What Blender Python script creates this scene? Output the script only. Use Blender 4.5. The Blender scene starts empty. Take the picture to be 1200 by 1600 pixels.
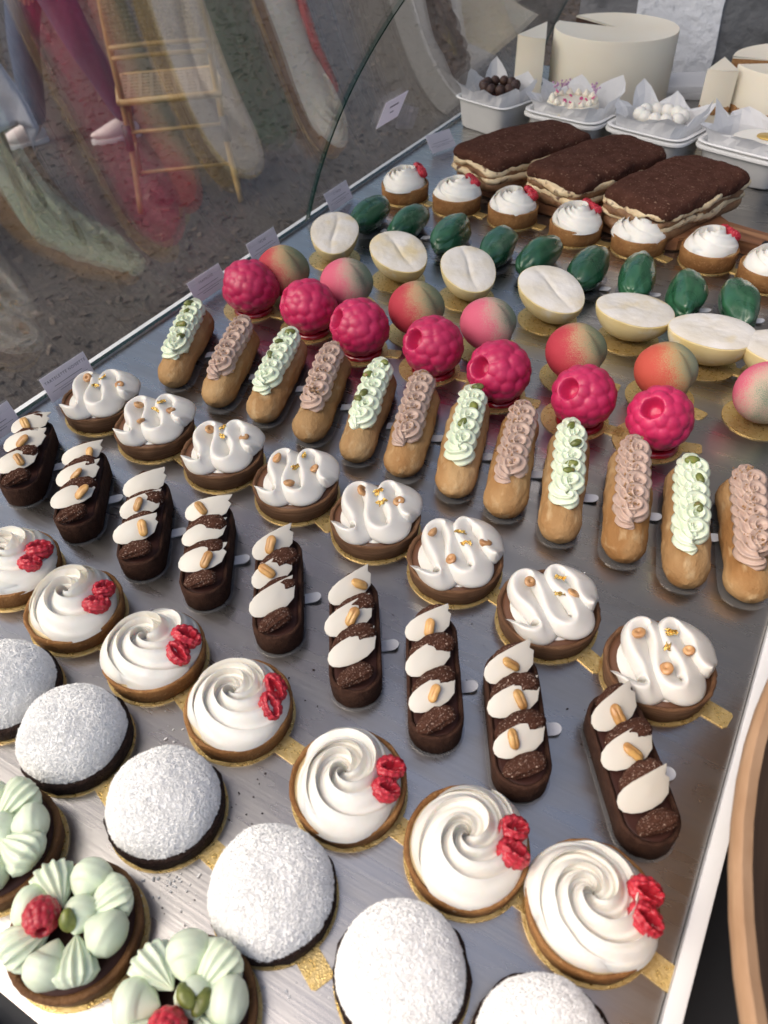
import bpy, bmesh, math, random
import numpy as np
from mathutils import Vector, Matrix, Euler

S = bpy.context.scene
COL = S.collection
rad = math.radians
PI = math.pi

# ------------------------------------------------------------------ camera
cd = bpy.data.cameras.new('camera')
cam = bpy.data.objects.new('camera', cd)
COL.objects.link(cam)
cam.matrix_world = (Matrix.Translation((0.6814, 0.0, 0.4944)) @ Matrix.Rotation(rad(31.213), 4, 'Z')
                    @ Matrix.Rotation(rad(90 - 44.143), 4, 'X') @ Matrix.Rotation(rad(-1.803), 4, 'Z'))
cd.sensor_fit = 'VERTICAL'
cd.sensor_height = 9.8
cd.sensor_width = 7.35
cd.lens = 7.35
cd.clip_start = 0.01
cd.clip_end = 200
cd.dof.use_dof = True
cd.dof.focus_distance = 0.74
cd.dof.aperture_fstop = 2.6
S.camera = cam

# ------------------------------------------------------------------ sky, sun, exposure
SUN_EL, SUN_AZ = rad(49), rad(-144)          # azimuth measured from +Y towards +X
w = bpy.data.worlds.new('World')
S.world = w
w.use_nodes = True
nt = w.node_tree
bgn = nt.nodes['Background']
sky = nt.nodes.new('ShaderNodeTexSky')
sky.sky_type = 'NISHITA'
sky.sun_disc = False
sky.sun_elevation = SUN_EL
sky.sun_rotation = SUN_AZ
sky.air_density = 1.0
sky.dust_density = 6.0
sky.ozone_density = 1.2
nt.links.new(sky.outputs[0], bgn.inputs[0])
bgn.inputs[1].default_value = 0.15
sd = bpy.data.lights.new('sun', 'SUN')
sd.energy = 1.5
sd.angle = rad(60)
sd.color = (1.0, 0.91, 0.81)
sun = bpy.data.objects.new('sun', sd)
COL.objects.link(sun)
sdir = Vector((math.sin(SUN_AZ) * math.cos(SUN_EL), math.cos(SUN_AZ) * math.cos(SUN_EL), math.sin(SUN_EL)))
sun.rotation_euler = sdir.to_track_quat('Z', 'Y').to_euler()
S.view_settings.view_transform = 'Standard'
S.view_settings.look = 'None'
S.view_settings.gamma = 1
S.view_settings.exposure = 0.40
S.view_settings.use_curve_mapping = False
S.cycles.use_denoising = True
S.cycles.max_bounces = 8
S.cycles.transparent_max_bounces = 16
S.cycles.caustics_reflective = False
S.cycles.caustics_refractive = False

# ------------------------------------------------------------------ helpers: materials
def mat(name, c1, c2=None, scale=60, lo=.35, hi=.65, detail=5, rough=.5, rough2=None, metal=0, bump=None, sss=0, sssr=(.6, .4, .25),
        coat=0, spec=.5, c3=None, s3=300, l3=.6, h3=.7, var=.06, stretch=None, aniso=0, alpha=None, trans=0, ior=1.45, sheen=0, dist=0):
    m = bpy.data.materials.new(name)
    m.use_nodes = True
    n, l = m.node_tree.nodes, m.node_tree.links
    b = n['Principled BSDF']
    tc = n.new('ShaderNodeTexCoord')
    oi = n.new('ShaderNodeObjectInfo')
    ml = n.new('ShaderNodeMath'); ml.operation = 'MULTIPLY'; ml.inputs[1].default_value = 7.3
    l.new(oi.outputs['Random'], ml.inputs[0])
    va = n.new('ShaderNodeVectorMath'); va.operation = 'ADD'
    l.new(tc.outputs['Object'], va.inputs[0]); l.new(ml.outputs[0], va.inputs[1])
    vec = va.outputs[0]
    if stretch:
        mp = n.new('ShaderNodeMapping'); mp.inputs['Scale'].default_value = stretch
        l.new(vec, mp.inputs[0]); vec = mp.outputs[0]
    m['vec'] = 1
    def noise(sc, det=5, d=0):
        t = n.new('ShaderNodeTexNoise'); t.inputs['Scale'].default_value = sc; t.inputs['Detail'].default_value = det
        t.inputs['Distortion'].default_value = d
        l.new(vec, t.inputs['Vector']); return t
    def ramp(src, a, bb):
        r = n.new('ShaderNodeMapRange'); r.inputs[1].default_value = a; r.inputs[2].default_value = bb
        l.new(src, r.inputs[0]); return r.outputs[0]
    col = None
    if c2 is not None:
        t = noise(scale, detail, dist)
        f = ramp(t.outputs[0], lo, hi)
        mx = n.new('ShaderNodeMix'); mx.data_type = 'RGBA'
        mx.inputs[6].default_value = (*c1, 1); mx.inputs[7].default_value = (*c2, 1)
        l.new(f, mx.inputs[0]); col = mx.outputs[2]
        if rough2 is not None:
            rr = n.new('ShaderNodeMapRange'); rr.inputs[3].default_value = rough; rr.inputs[4].default_value = rough2
            l.new(f, rr.inputs[0]); l.new(rr.outputs[0], b.inputs['Roughness'])
    if c3 is not None:
        t = noise(s3, 3)
        mx = n.new('ShaderNodeMix'); mx.data_type = 'RGBA'
        if col: l.new(col, mx.inputs[6])
        else: mx.inputs[6].default_value = (*c1, 1)
        mx.inputs[7].default_value = (*c3, 1)
        l.new(ramp(t.outputs[0], l3, h3), mx.inputs[0]); col = mx.outputs[2]
    if var:
        hs = n.new('ShaderNodeHueSaturation')
        mr = n.new('ShaderNodeMapRange'); mr.inputs[3].default_value = 1 - var; mr.inputs[4].default_value = 1 + var
        l.new(oi.outputs['Random'], mr.inputs[0]); l.new(mr.outputs[0], hs.inputs['Value'])
        if col: l.new(col, hs.inputs['Color'])
        else: hs.inputs['Color'].default_value = (*c1, 1)
        col = hs.outputs[0]
    if col: l.new(col, b.inputs['Base Color'])
    else: b.inputs['Base Color'].default_value = (*c1, 1)
    if rough2 is None or c2 is None: b.inputs['Roughness'].default_value = rough
    b.inputs['Metallic'].default_value = metal
    b.inputs['Specular IOR Level'].default_value = spec
    if sss:
        b.inputs['Subsurface Weight'].default_value = sss
        b.inputs['Subsurface Radius'].default_value = sssr
        b.inputs['Subsurface Scale'].default_value = 0.006
    if coat:
        b.inputs['Coat Weight'].default_value = coat; b.inputs['Coat Roughness'].default_value = .06
    if sheen:
        b.inputs['Sheen Weight'].default_value = sheen
    if trans:
        b.inputs['Transmission Weight'].default_value = trans; b.inputs['IOR'].default_value = ior
    if alpha is not None:
        b.inputs['Alpha'].default_value = alpha
    prev = None
    for bp in (bump or []):
        t = noise(bp[0], 4)
        bn = n.new('ShaderNodeBump'); bn.inputs['Strength'].default_value = bp[1]; bn.inputs['Distance'].default_value = bp[2]
        l.new(t.outputs[0], bn.inputs['Height'])
        if prev: l.new(prev, bn.inputs['Normal'])
        prev = bn.outputs[0]
    if prev: l.new(prev, b.inputs['Normal'])
    return m

def gradmat(name, ca, cb, cc, d, rough=.75, speck=None, off=0.0, wid=.03):
    """velvet spray: colour blends across the fruit along direction d (a sprayed colour, not light)"""
    m = mat(name, ca, var=0, rough=rough, bump=[(900, .12, .001)])
    n, l = m.node_tree.nodes, m.node_tree.links
    b = n['Principled BSDF']
    tc = n.new('ShaderNodeTexCoord')
    dt = n.new('ShaderNodeVectorMath'); dt.operation = 'DOT_PRODUCT'; dt.inputs[1].default_value = d
    l.new(tc.outputs['Object'], dt.inputs[0])
    no = n.new('ShaderNodeTexNoise'); no.inputs['Scale'].default_value = 55; no.inputs['Detail'].default_value = 2
    l.new(tc.outputs['Object'], no.inputs['Vector'])
    ns = n.new('ShaderNodeTexNoise'); ns.inputs['Scale'].default_value = 1400; ns.inputs['Detail'].default_value = 1
    l.new(tc.outputs['Object'], ns.inputs['Vector'])
    a1 = n.new('ShaderNodeMath'); a1.operation = 'MULTIPLY_ADD'; a1.inputs[1].default_value = .022; 
    l.new(no.outputs[0], a1.inputs[0]); l.new(dt.outputs['Value'], a1.inputs[2])
    a2 = n.new('ShaderNodeMath'); a2.operation = 'MULTIPLY_ADD'; a2.inputs[1].default_value = .05
    l.new(ns.outputs[0], a2.inputs[0]); l.new(a1.outputs[0], a2.inputs[2])
    mr = n.new('ShaderNodeMapRange'); mr.inputs[1].default_value = .036 + off - wid; mr.inputs[2].default_value = .036 + off + wid
    l.new(a2.outputs[0], mr.inputs[0])
    cr = n.new('ShaderNodeValToRGB')
    e = cr.color_ramp.elements
    e[0].position, e[0].color = .12, (*ca, 1)
    e[1].position, e[1].color = .95, (*cc, 1)
    k = e.new(.55); k.color = (*cb, 1)
    l.new(mr.outputs[0], cr.inputs[0]); l.new(cr.outputs[0], b.inputs['Base Color'])
    return m

def glassmat(name, tint, f0=.06, gain=1.0, rough=0.0, haze=0.0):
    """thin pane: clear straight-through plus a Fresnel reflection, with a faint painted white film"""
    m = bpy.data.materials.new(name); m.use_nodes = True
    n, l = m.node_tree.nodes, m.node_tree.links
    n.remove(n['Principled BSDF']); out = n['Material Output']
    lw = n.new('ShaderNodeLayerWeight'); lw.inputs[0].default_value = .5
    pw = n.new('ShaderNodeMath'); pw.operation = 'POWER'; pw.inputs[1].default_value = 5; l.new(lw.outputs['Facing'], pw.inputs[0])
    mm = n.new('ShaderNodeMath'); mm.operation = 'MULTIPLY_ADD'; mm.inputs[1].default_value = (1 - f0) * gain; mm.inputs[2].default_value = f0
    l.new(pw.outputs[0], mm.inputs[0])
    tr = n.new('ShaderNodeBsdfTransparent'); tr.inputs[0].default_value = (*tint, 1)
    gl = n.new('ShaderNodeBsdfGlossy'); gl.inputs['Roughness'].default_value = rough
    mx = n.new('ShaderNodeMixShader'); l.new(mm.outputs[0], mx.inputs[0]); l.new(tr.outputs[0], mx.inputs[1]); l.new(gl.outputs[0], mx.inputs[2])
    last = mx.outputs[0]
    if haze:  # pale diffuse share paints a milky haze into the clear material
        df = n.new('ShaderNodeBsdfDiffuse'); df.inputs[0].default_value = (.8, .8, .8, 1)
        m2 = n.new('ShaderNodeMixShader')
        tc = n.new('ShaderNodeTexCoord'); no = n.new('ShaderNodeTexNoise'); no.inputs['Scale'].default_value = 7; no.inputs['Detail'].default_value = 6
        l.new(tc.outputs['Object'], no.inputs['Vector'])
        mr = n.new('ShaderNodeMapRange'); mr.inputs[1].default_value = .35; mr.inputs[2].default_value = .75; mr.inputs[3].default_value = haze * .3; mr.inputs[4].default_value = haze * 1.6
        l.new(no.outputs[0], mr.inputs[0]); l.new(mr.outputs[0], m2.inputs[0])
        l.new(last, m2.inputs[1]); l.new(df.outputs[0], m2.inputs[2]); last = m2.outputs[0]
    l.new(last, out.inputs[0])
    return m

# ------------------------------------------------------------------ helpers: geometry
class G:
    """collects vertices and faces"""
    def __init__(s): s.v = []; s.f = []; s.n = 0
    def add(s, V, F):
        V = np.asarray(V, float)
        s.v.append(V); s.f += [tuple(int(i) + s.n for i in f) for f in F]; s.n += len(V); return s
    def get(s): return np.concatenate(s.v), s.f

def mesh(name, VF, m, smooth=True, angle=None):
    V, F = VF if isinstance(VF, tuple) else VF.get()
    me = bpy.data.meshes.new(name)
    me.from_pydata([tuple(v) for v in V], [], F)
    me.materials.append(m)
    if smooth: me.polygons.foreach_set('use_smooth', [True] * len(me.polygons))
    me.update()
    if smooth and angle is not None: me.set_sharp_from_angle(angle=rad(angle))
    return me

CACHE = {}
def cm(key, fn):
    if key not in CACHE: CACHE[key] = fn()
    return CACHE[key]

def ob(name, me, parent=None, loc=(0, 0, 0), rot=(0, 0, 0), sc=1):
    o = bpy.data.objects.new(name, me); COL.objects.link(o)
    o.parent = parent; o.location = loc; o.rotation_euler = rot
    o.scale = (sc, sc, sc) if isinstance(sc, (int, float)) else sc
    return o

def tag(o, label, cat, group=None):
    o['label'] = label; o['category'] = cat
    if group: o['group'] = group
    return o

def thing(name, label, cat, loc, rz=0, group=None, sc=1):
    o = ob(name, None, None, loc, (0, 0, rz), sc)
    o.empty_display_size = .01
    return tag(o, label, cat, group)

def struct(o):
    o['kind'] = 'structure'; return o

def gridF(nu, nv, wu=False, wv=False):
    F = []
    for i in range(nu if wu else nu - 1):
        i2 = (i + 1) % nu
        for j in range(nv if wv else nv - 1):
            j2 = (j + 1) % nv
            F.append((i * nv + j, i2 * nv + j, i2 * nv + j2, i * nv + j2))
    return F

def n3(P, freq, seed, oct=2):
    r = np.random.RandomState(seed); P = np.asarray(P); out = np.zeros(P.shape[:-1])
    amp = 1
    for o in range(oct):
        for k in range(5):
            d = r.normal(size=3); d /= np.linalg.norm(d)
            out += amp * np.sin(P @ d * freq * (1 + .5 * r.rand()) + r.rand() * 6.28) / 5
        freq *= 2.1; amp *= .5
    return out

def lathe(prof, seg=48, half=0.0, fn=None, shape=None):
    """profile [(r, z)] turned about z; half > 0 stretches the circle to a stadium along y"""
    prof = np.array(prof, float)
    th = np.linspace(0, 2 * PI, seg, endpoint=False)
    r = prof[:, 0][None, :].repeat(seg, 0); z = prof[:, 1][None, :].repeat(seg, 0)
    T = th[:, None].repeat(len(prof), 1)
    if shape is not None: r = r * shape(T)
    x = r * np.cos(T); y = r * np.sin(T)
    if half:
        y = y + half * np.clip(np.sin(T) * 8, -1, 1)
    V = np.stack([x, y, z], -1)
    if fn is not None: V = fn(V, T)
    return V.reshape(-1, 3), gridF(seg, len(prof), True)

def sweep(P, sec, side=None, cap=True):
    """P: n x 3 path; sec: n x m x 2 section (a sideways, b upwards)"""
    P = np.asarray(P, float); n, m = sec.shape[:2]
    T = np.gradient(P, axis=0); T /= np.linalg.norm(T, axis=1)[:, None] + 1e-12
    up = np.tile(np.array([0, 0, 1.]), (n, 1)) if side is None else np.asarray(side, float)
    A = np.cross(T, up); A /= np.linalg.norm(A, axis=1)[:, None] + 1e-9
    B = np.cross(A, T)
    V = P[:, None] + A[:, None] * sec[..., :1] + B[:, None] * sec[..., 1:]
    F = gridF(n, m, False, True)
    V = V.reshape(-1, 3)
    if cap:
        V = np.concatenate([V, P[:1], P[-1:]])
        a, b = n * m, n * m + 1
        F += [(a, j, (j + 1) % m) for j in range(m)]
        F += [(b, (n - 1) * m + (j + 1) % m, (n - 1) * m + j) for j in range(m)]
    return V, F

def star(R, twist, teeth=7, per=6, depth=.28, sharp=1.0, flat=1.0):
    """R, twist: arrays along the path"""
    m = teeth * per
    ph = np.linspace(0, 2 * PI, m, endpoint=False)
    k = 1 - np.abs(np.sin(teeth * ph / 2))
    rr = 1 - depth + depth * k ** sharp
    a = ph[None] + np.asarray(twist)[:, None]
    R = np.asarray(R)[:, None] * rr[None]
    return np.stack([R * np.cos(a), R * np.sin(a) * flat], -1)

def xf(VF, loc=(0, 0, 0), rot=(0, 0, 0), sc=(1, 1, 1)):
    V, F = VF
    M = np.array(Euler(rot).to_matrix())
    return (np.asarray(V) * np.array(sc)) @ M.T + np.array(loc), F

def box(x0, x1, y0, y1, z0, z1):
    V = [(x0, y0, z0), (x1, y0, z0), (x1, y1, z0), (x0, y1, z0), (x0, y0, z1), (x1, y0, z1), (x1, y1, z1), (x0, y1, z1)]
    F = [(0, 3, 2, 1), (4, 5, 6, 7), (0, 1, 5, 4), (1, 2, 6, 5), (2, 3, 7, 6), (3, 0, 4, 7)]
    return np.array(V, float), F

def bevelbox(name, x0, x1, y0, y1, z0, z1, m, bv=.003, seg=2):
    bm = bmesh.new()
    V, F = box(x0, x1, y0, y1, z0, z1)
    vs = [bm.verts.new(v) for v in V]
    for f in F: bm.faces.new([vs[i] for i in f])
    bmesh.ops.bevel(bm, geom=bm.edges[:], offset=bv, segments=seg, affect='EDGES', profile=.6)
    me = bpy.data.meshes.new(name); bm.to_mesh(me); bm.free(); me.materials.append(m)
    me.polygons.foreach_set('use_smooth', [True] * len(me.polygons)); me.set_sharp_from_angle(angle=rad(40))
    return me

def prism(pts, z0, z1):
    n = len(pts)
    V = [(x, y, z0) for x, y in pts] + [(x, y, z1) for x, y in pts]
    F = [tuple(range(n - 1, -1, -1)), tuple(range(n, 2 * n))] + [(i, (i + 1) % n, n + (i + 1) % n, n + i) for i in range(n)]
    return np.array(V, float), F

def ellips(nu=40, nv=24):
    th = np.linspace(0, 2 * PI, nu, endpoint=False); ph = np.linspace(1e-4, PI - 1e-4, nv)
    T, H = np.meshgrid(th, ph, indexing='ij')
    return np.stack([np.sin(H) * np.cos(T), np.sin(H) * np.sin(T), -np.cos(H)], -1), gridF(nu, nv, True)

def tube(pts, r, seg=8, sub=4):
    """smooth tube through points (Catmull-Rom)"""
    P = np.array(pts, float)
    if len(P) > 2 and sub > 1:
        Q = np.vstack([2 * P[0] - P[1], P, 2 * P[-1] - P[-2]]); out = []
        for i in range(1, len(Q) - 2):
            for t in np.linspace(0, 1, sub, endpoint=False):
                a, b, c, d = Q[i - 1], Q[i], Q[i + 1], Q[i + 2]
                out.append(.5 * (2 * b + (c - a) * t + (2 * a - 5 * b + 4 * c - d) * t * t + (3 * b - a - 3 * c + d) * t ** 3))
        out.append(P[-1]); P = np.array(out)
    T = np.gradient(P, axis=0)
    ax = np.array([0, 0, 1.]) if np.abs(T[:, 2]).max() < .8 * np.linalg.norm(T, axis=1).max() else np.array([1., .13, 0])
    R = np.broadcast_to(np.asarray(r, float), (len(P),)) if np.ndim(r) == 0 or len(np.atleast_1d(r)) == len(P) else np.interp(np.linspace(0, 1, len(P)), np.linspace(0, 1, len(r)), r)
    ph = np.linspace(0, 2 * PI, seg, endpoint=False)
    sec = np.stack([R[:, None] * np.cos(ph), R[:, None] * np.sin(ph)], -1)
    return sweep(P, sec, np.tile(ax, (len(P), 1)))

ORD = ['first', 'second', 'third', 'fourth', 'fifth', 'sixth', 'seventh', 'eighth', 'ninth', 'tenth', 'eleventh', 'twelfth']

# ------------------------------------------------------------------ materials
def steel():
    m = mat('brushed_steel', (.555, .525, .495), (.47, .447, .422), scale=14, rough=.24, rough2=.34, metal=1, var=0, stretch=(1, 5, 1),
            bump=[(260, .05, .0006)], c3=(.41, .395, .385), s3=3, l3=.55, h3=.8)
    n, l = m.node_tree.nodes, m.node_tree.links
    b = n['Principled BSDF']
    tc = n.new('ShaderNodeTexCoord'); mp = n.new('ShaderNodeMapping')
    mp.inputs['Scale'].default_value = (6, 420, 1); mp.inputs['Rotation'].default_value = (0, 0, .5)
    no = n.new('ShaderNodeTexNoise'); no.inputs['Scale'].default_value = 1; no.inputs['Detail'].default_value = 3
    l.new(tc.outputs['Object'], mp.inputs[0]); l.new(mp.outputs[0], no.inputs['Vector'])
    bn = n.new('ShaderNodeBump'); bn.inputs['Strength'].default_value = .10; bn.inputs['Distance'].default_value = .0008
    l.new(no.outputs[0], bn.inputs['Height'])
    old = b.inputs['Normal'].links[0].from_socket
    l.new(old, bn.inputs['Normal']); l.new(bn.outputs[0], b.inputs['Normal'])
    return m
M_STEEL = steel()
M_WHITE = mat('white_powder_coat', (.80, .81, .82), rough=.32, var=0, bump=[(500, .05, .0005)], c2=(.74, .75, .77), scale=9)
M_DARKP = mat('dark_panel', (.035, .037, .042), (.05, .05, .055), scale=5, rough=.55, var=0)
M_GLASS = glassmat('curved_glass', (.985, .995, .99), f0=.055, gain=1.0, haze=.045)
M_GEDGE = mat('glass_edge', (.006, .03, .026), rough=.08, var=0, spec=.8)
M_ACRY = glassmat('clear_acrylic', (.97, .97, .985), f0=.06, gain=1, rough=.03)
M_PLASTIC = glassmat('clear_plastic', (.93, .93, .95), f0=.06, gain=1, rough=.10, haze=.05)
M_PLAST2 = mat('frosted_plastic_tab', (.78, .78, .80), rough=.18, var=0, spec=.8, coat=.6)
M_PAPER = mat('white_paper', (.80, .80, .81), (.75, .75, .77), scale=30, rough=.7, var=.03, bump=[(120, .1, .001)], sss=0)
M_CARD = mat('lilac_white_card', (.93, .915, .95), rough=.5, var=.04)
def translucent(m, col, f):
    n, l = m.node_tree.nodes, m.node_tree.links
    t = n.new('ShaderNodeBsdfTranslucent'); t.inputs[0].default_value = (*col, 1)
    x = n.new('ShaderNodeMixShader'); x.inputs[0].default_value = f
    l.new(n['Principled BSDF'].outputs[0], x.inputs[1]); l.new(t.outputs[0], x.inputs[2]); l.new(x.outputs[0], n['Material Output'].inputs[0])
translucent(M_CARD, (.86, .83, .92), .5)
translucent(M_PAPER, (.85, .85, .85), .35)
M_INK = mat('grey_ink', (.20, .19, .24), rough=.6, var=0)
M_GOLD = mat('gold_board_foil', (.80, .56, .20), (.86, .65, .30), scale=300, rough=.26, rough2=.42, metal=.82, bump=[(1000, .6, .0009), (60, .25, .002)])
M_LEAFG = mat('gold_leaf', (.85, .62, .22), rough=.2, metal=1, bump=[(900, .8, .002)])
M_CRUST = mat('baked_crust', (.33, .165, .060), (.215, .095, .032), scale=45, spec=.2, rough=.62, bump=[(600, .8, .0014), (140, .5, .0025)], c3=(.42, .24, .10), s3=420, l3=.58, h3=.75, var=.12)
M_CRUSTB = mat('hazelnut_crust', (.17, .088, .046), (.115, .055, .028), scale=60, spec=.2, rough=.65, bump=[(600, .8, .0014)], c3=(.25, .14, .078), s3=26, l3=.52, h3=.72, stretch=(1, 1, 14), var=.1)
M_CRUSTD = mat('cocoa_crust', (.026, .013, .010), (.040, .021, .016), scale=240, spec=.2, rough=.7, bump=[(800, 1.0, .002), (200, .7, .003)], var=.1)
M_CRUSTC = mat('chocolate_finger_crust', (.040, .018, .012), (.060, .028, .018), scale=170, rough=.8, spec=.15, bump=[(900, .9, .0014), (260, .5, .002)], var=.08)
M_CRUSTP = mat('spiced_crust', (.180, .086, .034), (.105, .048, .020), scale=55, spec=.2, rough=.6, bump=[(700, .8, .0014), (150, .5, .0022)], c3=(.26, .14, .06), s3=500, l3=.6, h3=.8, var=.08)
M_CUSTARD = mat('vanilla_custard', (.62, .47, .24), (.70, .56, .33), scale=70, rough=.35, sss=.2)
M_GANACHE = mat('milk_chocolate_filling', (.115, .050, .025), rough=.5, coat=.05, bump=[(90, .15, .002)])
M_DARKG = mat('dark_chocolate_filling', (.045, .016, .012), rough=.6, spec=.25, bump=[(150, .2, .002)])
M_CREAM = mat('whipped_cream', (.75, .725, .665), (.78, .76, .71), scale=40, rough=.42, sss=.35, bump=[(420, .22, .0008), (1100, .15, .0004), (90, .12, .0015)], var=.03)
M_MERIN = mat('meringue_cream', (.68, .66, .62), rough=.36, sss=.35, bump=[(60, .06, .001)], var=.02)
M_MINT = mat('pistachio_cream', (.65, .735, .555), (.69, .76, .60), scale=40, rough=.45, sss=.3, bump=[(600, .12, .0005)], var=.04, c3=(.48, .58, .38), s3=900, l3=.68, h3=.74)
M_PRAL = mat('praline_cream', (.42, .30, .245), (.47, .345, .285), scale=60, rough=.5, sss=.2, bump=[(700, .25, .0006)], var=.06)
M_COCO = mat('shredded_coconut', (.93, .925, .91), (.91, .905, .89), scale=300, rough=.9, spec=.0, var=.02)
M_RASP = mat('raspberry', (.50, .030, .050), (.38, .014, .030), scale=160, rough=.36, sss=.35, sssr=(.9, .25, .25), bump=[(1500, .2, .0005)], c3=(.62, .16, .17), s3=700, l3=.6, h3=.8, var=.12)
M_RASPI = mat('raspberry_inside', (.56, .10, .11), (.43, .04, .06), scale=260, rough=.42, sss=.3, sssr=(.9, .3, .3), var=.1)
M_RASPG = mat('raspberry_glaze', (.52, .024, .105), (.44, .016, .080), scale=30, rough=.42, sss=.12, sssr=(.8, .2, .25), coat=.05, bump=[(260, .12, .001)], var=.12)
M_JELLY = mat('red_jelly', (.26, .008, .018), (.19, .005, .012), scale=60, rough=.12, coat=.5, bump=[(120, .2, .002)], var=.05)
M_PEACH1 = gradmat('peach_spray_red', (.42, .030, .050), (.42, .30, .16), (.17, .225, .13), (-.72, -.42, -.42), off=-.009, wid=-.019)
M_PEACH2 = gradmat('peach_spray_pink', (.58, .10, .17), (.46, .34, .26), (.165, .235, .16), (-.74, -.42, -.30), off=-.009, wid=-.019)
M_PEACH3 = gradmat('peach_spray_orange', (.48, .07, .045), (.40, .29, .13), (.24, .28, .18), (-.66, -.56, -.30), off=-.006, wid=-.019)
M_HALF = mat('white_chocolate_shell', (.66, .52, .235), (.72, .60, .33), scale=26, rough=.42, sss=.3, bump=[(60, .15, .002)], c3=(.74, .68, .54), s3=42, l3=.58, h3=.74, var=.05)
M_DUST = mat('sugar_dusted_face', (.67, .645, .61), (.60, .555, .47), scale=40, rough=.8, bump=[(180, .4, .0014), (900, .25, .0006)], c3=(.62, .52, .32), s3=24, l3=.56, h3=.74, var=.04)
M_GREEN = mat('dark_green_glaze', (.014, .066, .031), (.027, .108, .050), scale=28, rough=.25, rough2=.34, coat=.35, bump=[(50, .25, .004), (240, .10, .001)], c3=(.12, .19, .13), s3=20, l3=.6, h3=.8, dist=1.2, var=.22)
M_BUN = mat('choux_pastry', (.42, .27, .13), (.27, .135, .048), scale=26, rough=.78, spec=.2, bump=[(260, .7, .0015), (900, .5, .001)], c3=(.47, .33, .18), s3=110, l3=.55, h3=.75, stretch=(1, .35, 1), var=.12)
M_NUT = mat('roasted_hazelnut', (.50, .29, .13), (.34, .16, .06), scale=120, rough=.4, coat=.15, var=.15, bump=[(300, .2, .001)])
M_NUTS = mat('hazelnut_skin', (.21, .085, .034), (.30, .15, .07), scale=120, rough=.5, var=.15)
M_PEANUT = mat('roasted_peanut', (.56, .33, .11), (.42, .21, .07), scale=120, rough=.38, coat=.2, var=.15, bump=[(300, .2, .001)])
M_PIST = mat('pistachio_nut', (.17, .19, .035), (.095, .12, .025), scale=200, rough=.42, coat=.2, c3=(.22, .11, .05), s3=150, l3=.6, h3=.75, var=.25)
M_CRUMB = mat('praline_crumb', (.40, .25, .13), (.28, .15, .07), scale=300, rough=.7, var=0)
M_PLAQ = mat('white_chocolate_petal', (.60, .565, .50), rough=.38, sss=.2, var=.02, bump=[(70, .06, .001)])
M_COCOA = mat('cocoa_dusted_cream', (.048, .020, .013), (.075, .034, .023), scale=300, rough=.85, bump=[(900, .5, .0009)], c3=(.50, .38, .31), s3=420, l3=.60, h3=.72, stretch=(2.0, 2.0, .8), var=.1, spec=.05)
M_TOPC = mat('cocoa_powder', (.088, .039, .028), (.062, .026, .018), scale=60, rough=1.0, spec=.05, bump=[(500, .8, .002), (1800, .5, .0008), (90, .4, .004)], c3=(.30, .19, .13), s3=300, l3=.62, h3=.76, var=.05)
M_MASC = mat('mascarpone', (.70, .58, .38), (.62, .47, .28), scale=50, rough=.5, sss=.3, bump=[(160, .4, .002)], c3=(.11, .05, .028), s3=75, l3=.60, h3=.70, var=.03)
M_BISC = mat('soaked_biscuit', (.14, .062, .026), (.26, .145, .068), scale=60, rough=.6, bump=[(200, .4, .002)], var=.05)
M_WOOD = mat('acacia_wood', (.21, .092, .042), (.115, .046, .020), scale=9, rough=.5, bump=[(120, .1, .0008)], stretch=(1, 9, 9), c3=(.30, .155, .075), s3=6, l3=.5, h3=.7, var=.1, dist=.6)
M_WOODB = mat('bowl_wood', (.42, .26, .15), (.33, .19, .10), scale=30, rough=.6, bump=[(160, .2, .001)], stretch=(1, 1, 6), var=0)
M_CORD = mat('black_cord', (.012, .012, .014), rough=.7, var=0)
M_BAG = mat('white_pulp_box', (.85, .845, .83), (.81, .805, .79), scale=30, rough=.55, bump=[(600, .15, .0005)], var=.02)
M_FROST = mat('buttercream', (.79, .72, .58), (.81, .755, .63), scale=8, rough=.5, sss=.3, bump=[(30, .12, .003), (300, .06, .0006)], var=0)
M_FROSTW = mat('white_buttercream', (.80, .775, .71), (.76, .73, .66), scale=9, rough=.48, sss=.3, bump=[(24, .15, .003)], var=.02)
M_SPONGE = mat('vanilla_sponge', (.42, .23, .09), (.30, .14, .05), scale=200, rough=.85, bump=[(500, .8, .002)], var=0)
M_CHOCS = mat('chocolate_sponge', (.035, .016, .010), (.06, .028, .016), scale=200, rough=.85, bump=[(500, .8, .002)], var=0)
M_TRUF = mat('truffle', (.045, .020, .013), (.065, .03, .02), scale=120, rough=.55, bump=[(400, .4, .001)], var=.15)
M_PINK = mat('pink_petal', (.62, .10, .25), rough=.6, var=.2)
M_LILAC = mat('lilac_flower', (.42, .26, .42), (.55, .33, .45), scale=200, rough=.6, var=.2)

# ------------------------------------------------------------------ the setting
def counter_parts():
    tr = struct(ob('tray', bevelbox('tray', 0, .748, -.008, 1.87, -.02, 0, M_STEEL, .0015)))
    struct(ob('near_tray', bevelbox('near_tray', 0, .748, -.80, -.021, -.022, -.003, M_STEEL, .0015)))
    struct(ob('tray_gap', mesh('tray_gap', box(0.002, .746, -.03, .0, -.05, -.0225), M_DARKP, False)))
    struct(ob('counter_rim', bevelbox('counter_rim', .7485, .7590, -.80, 1.87, -.045, .007, M_WHITE, .002)))
    struct(ob('counter_front_lip', bevelbox('counter_front_lip', -.012, -.0005, -.80, 1.87, -.045, .0035, M_WHITE, .001)))
    struct(ob('counter_body', mesh('counter_body', box(.01, .745, -.79, 1.86, -.95, -.051), M_DARKP, False)))
    struct(ob('work_shelf', mesh('work_shelf', box(.768, 1.45, -1.2, 1.87, -.16, -.12), M_DARKP, False)))
counter_parts()

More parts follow.
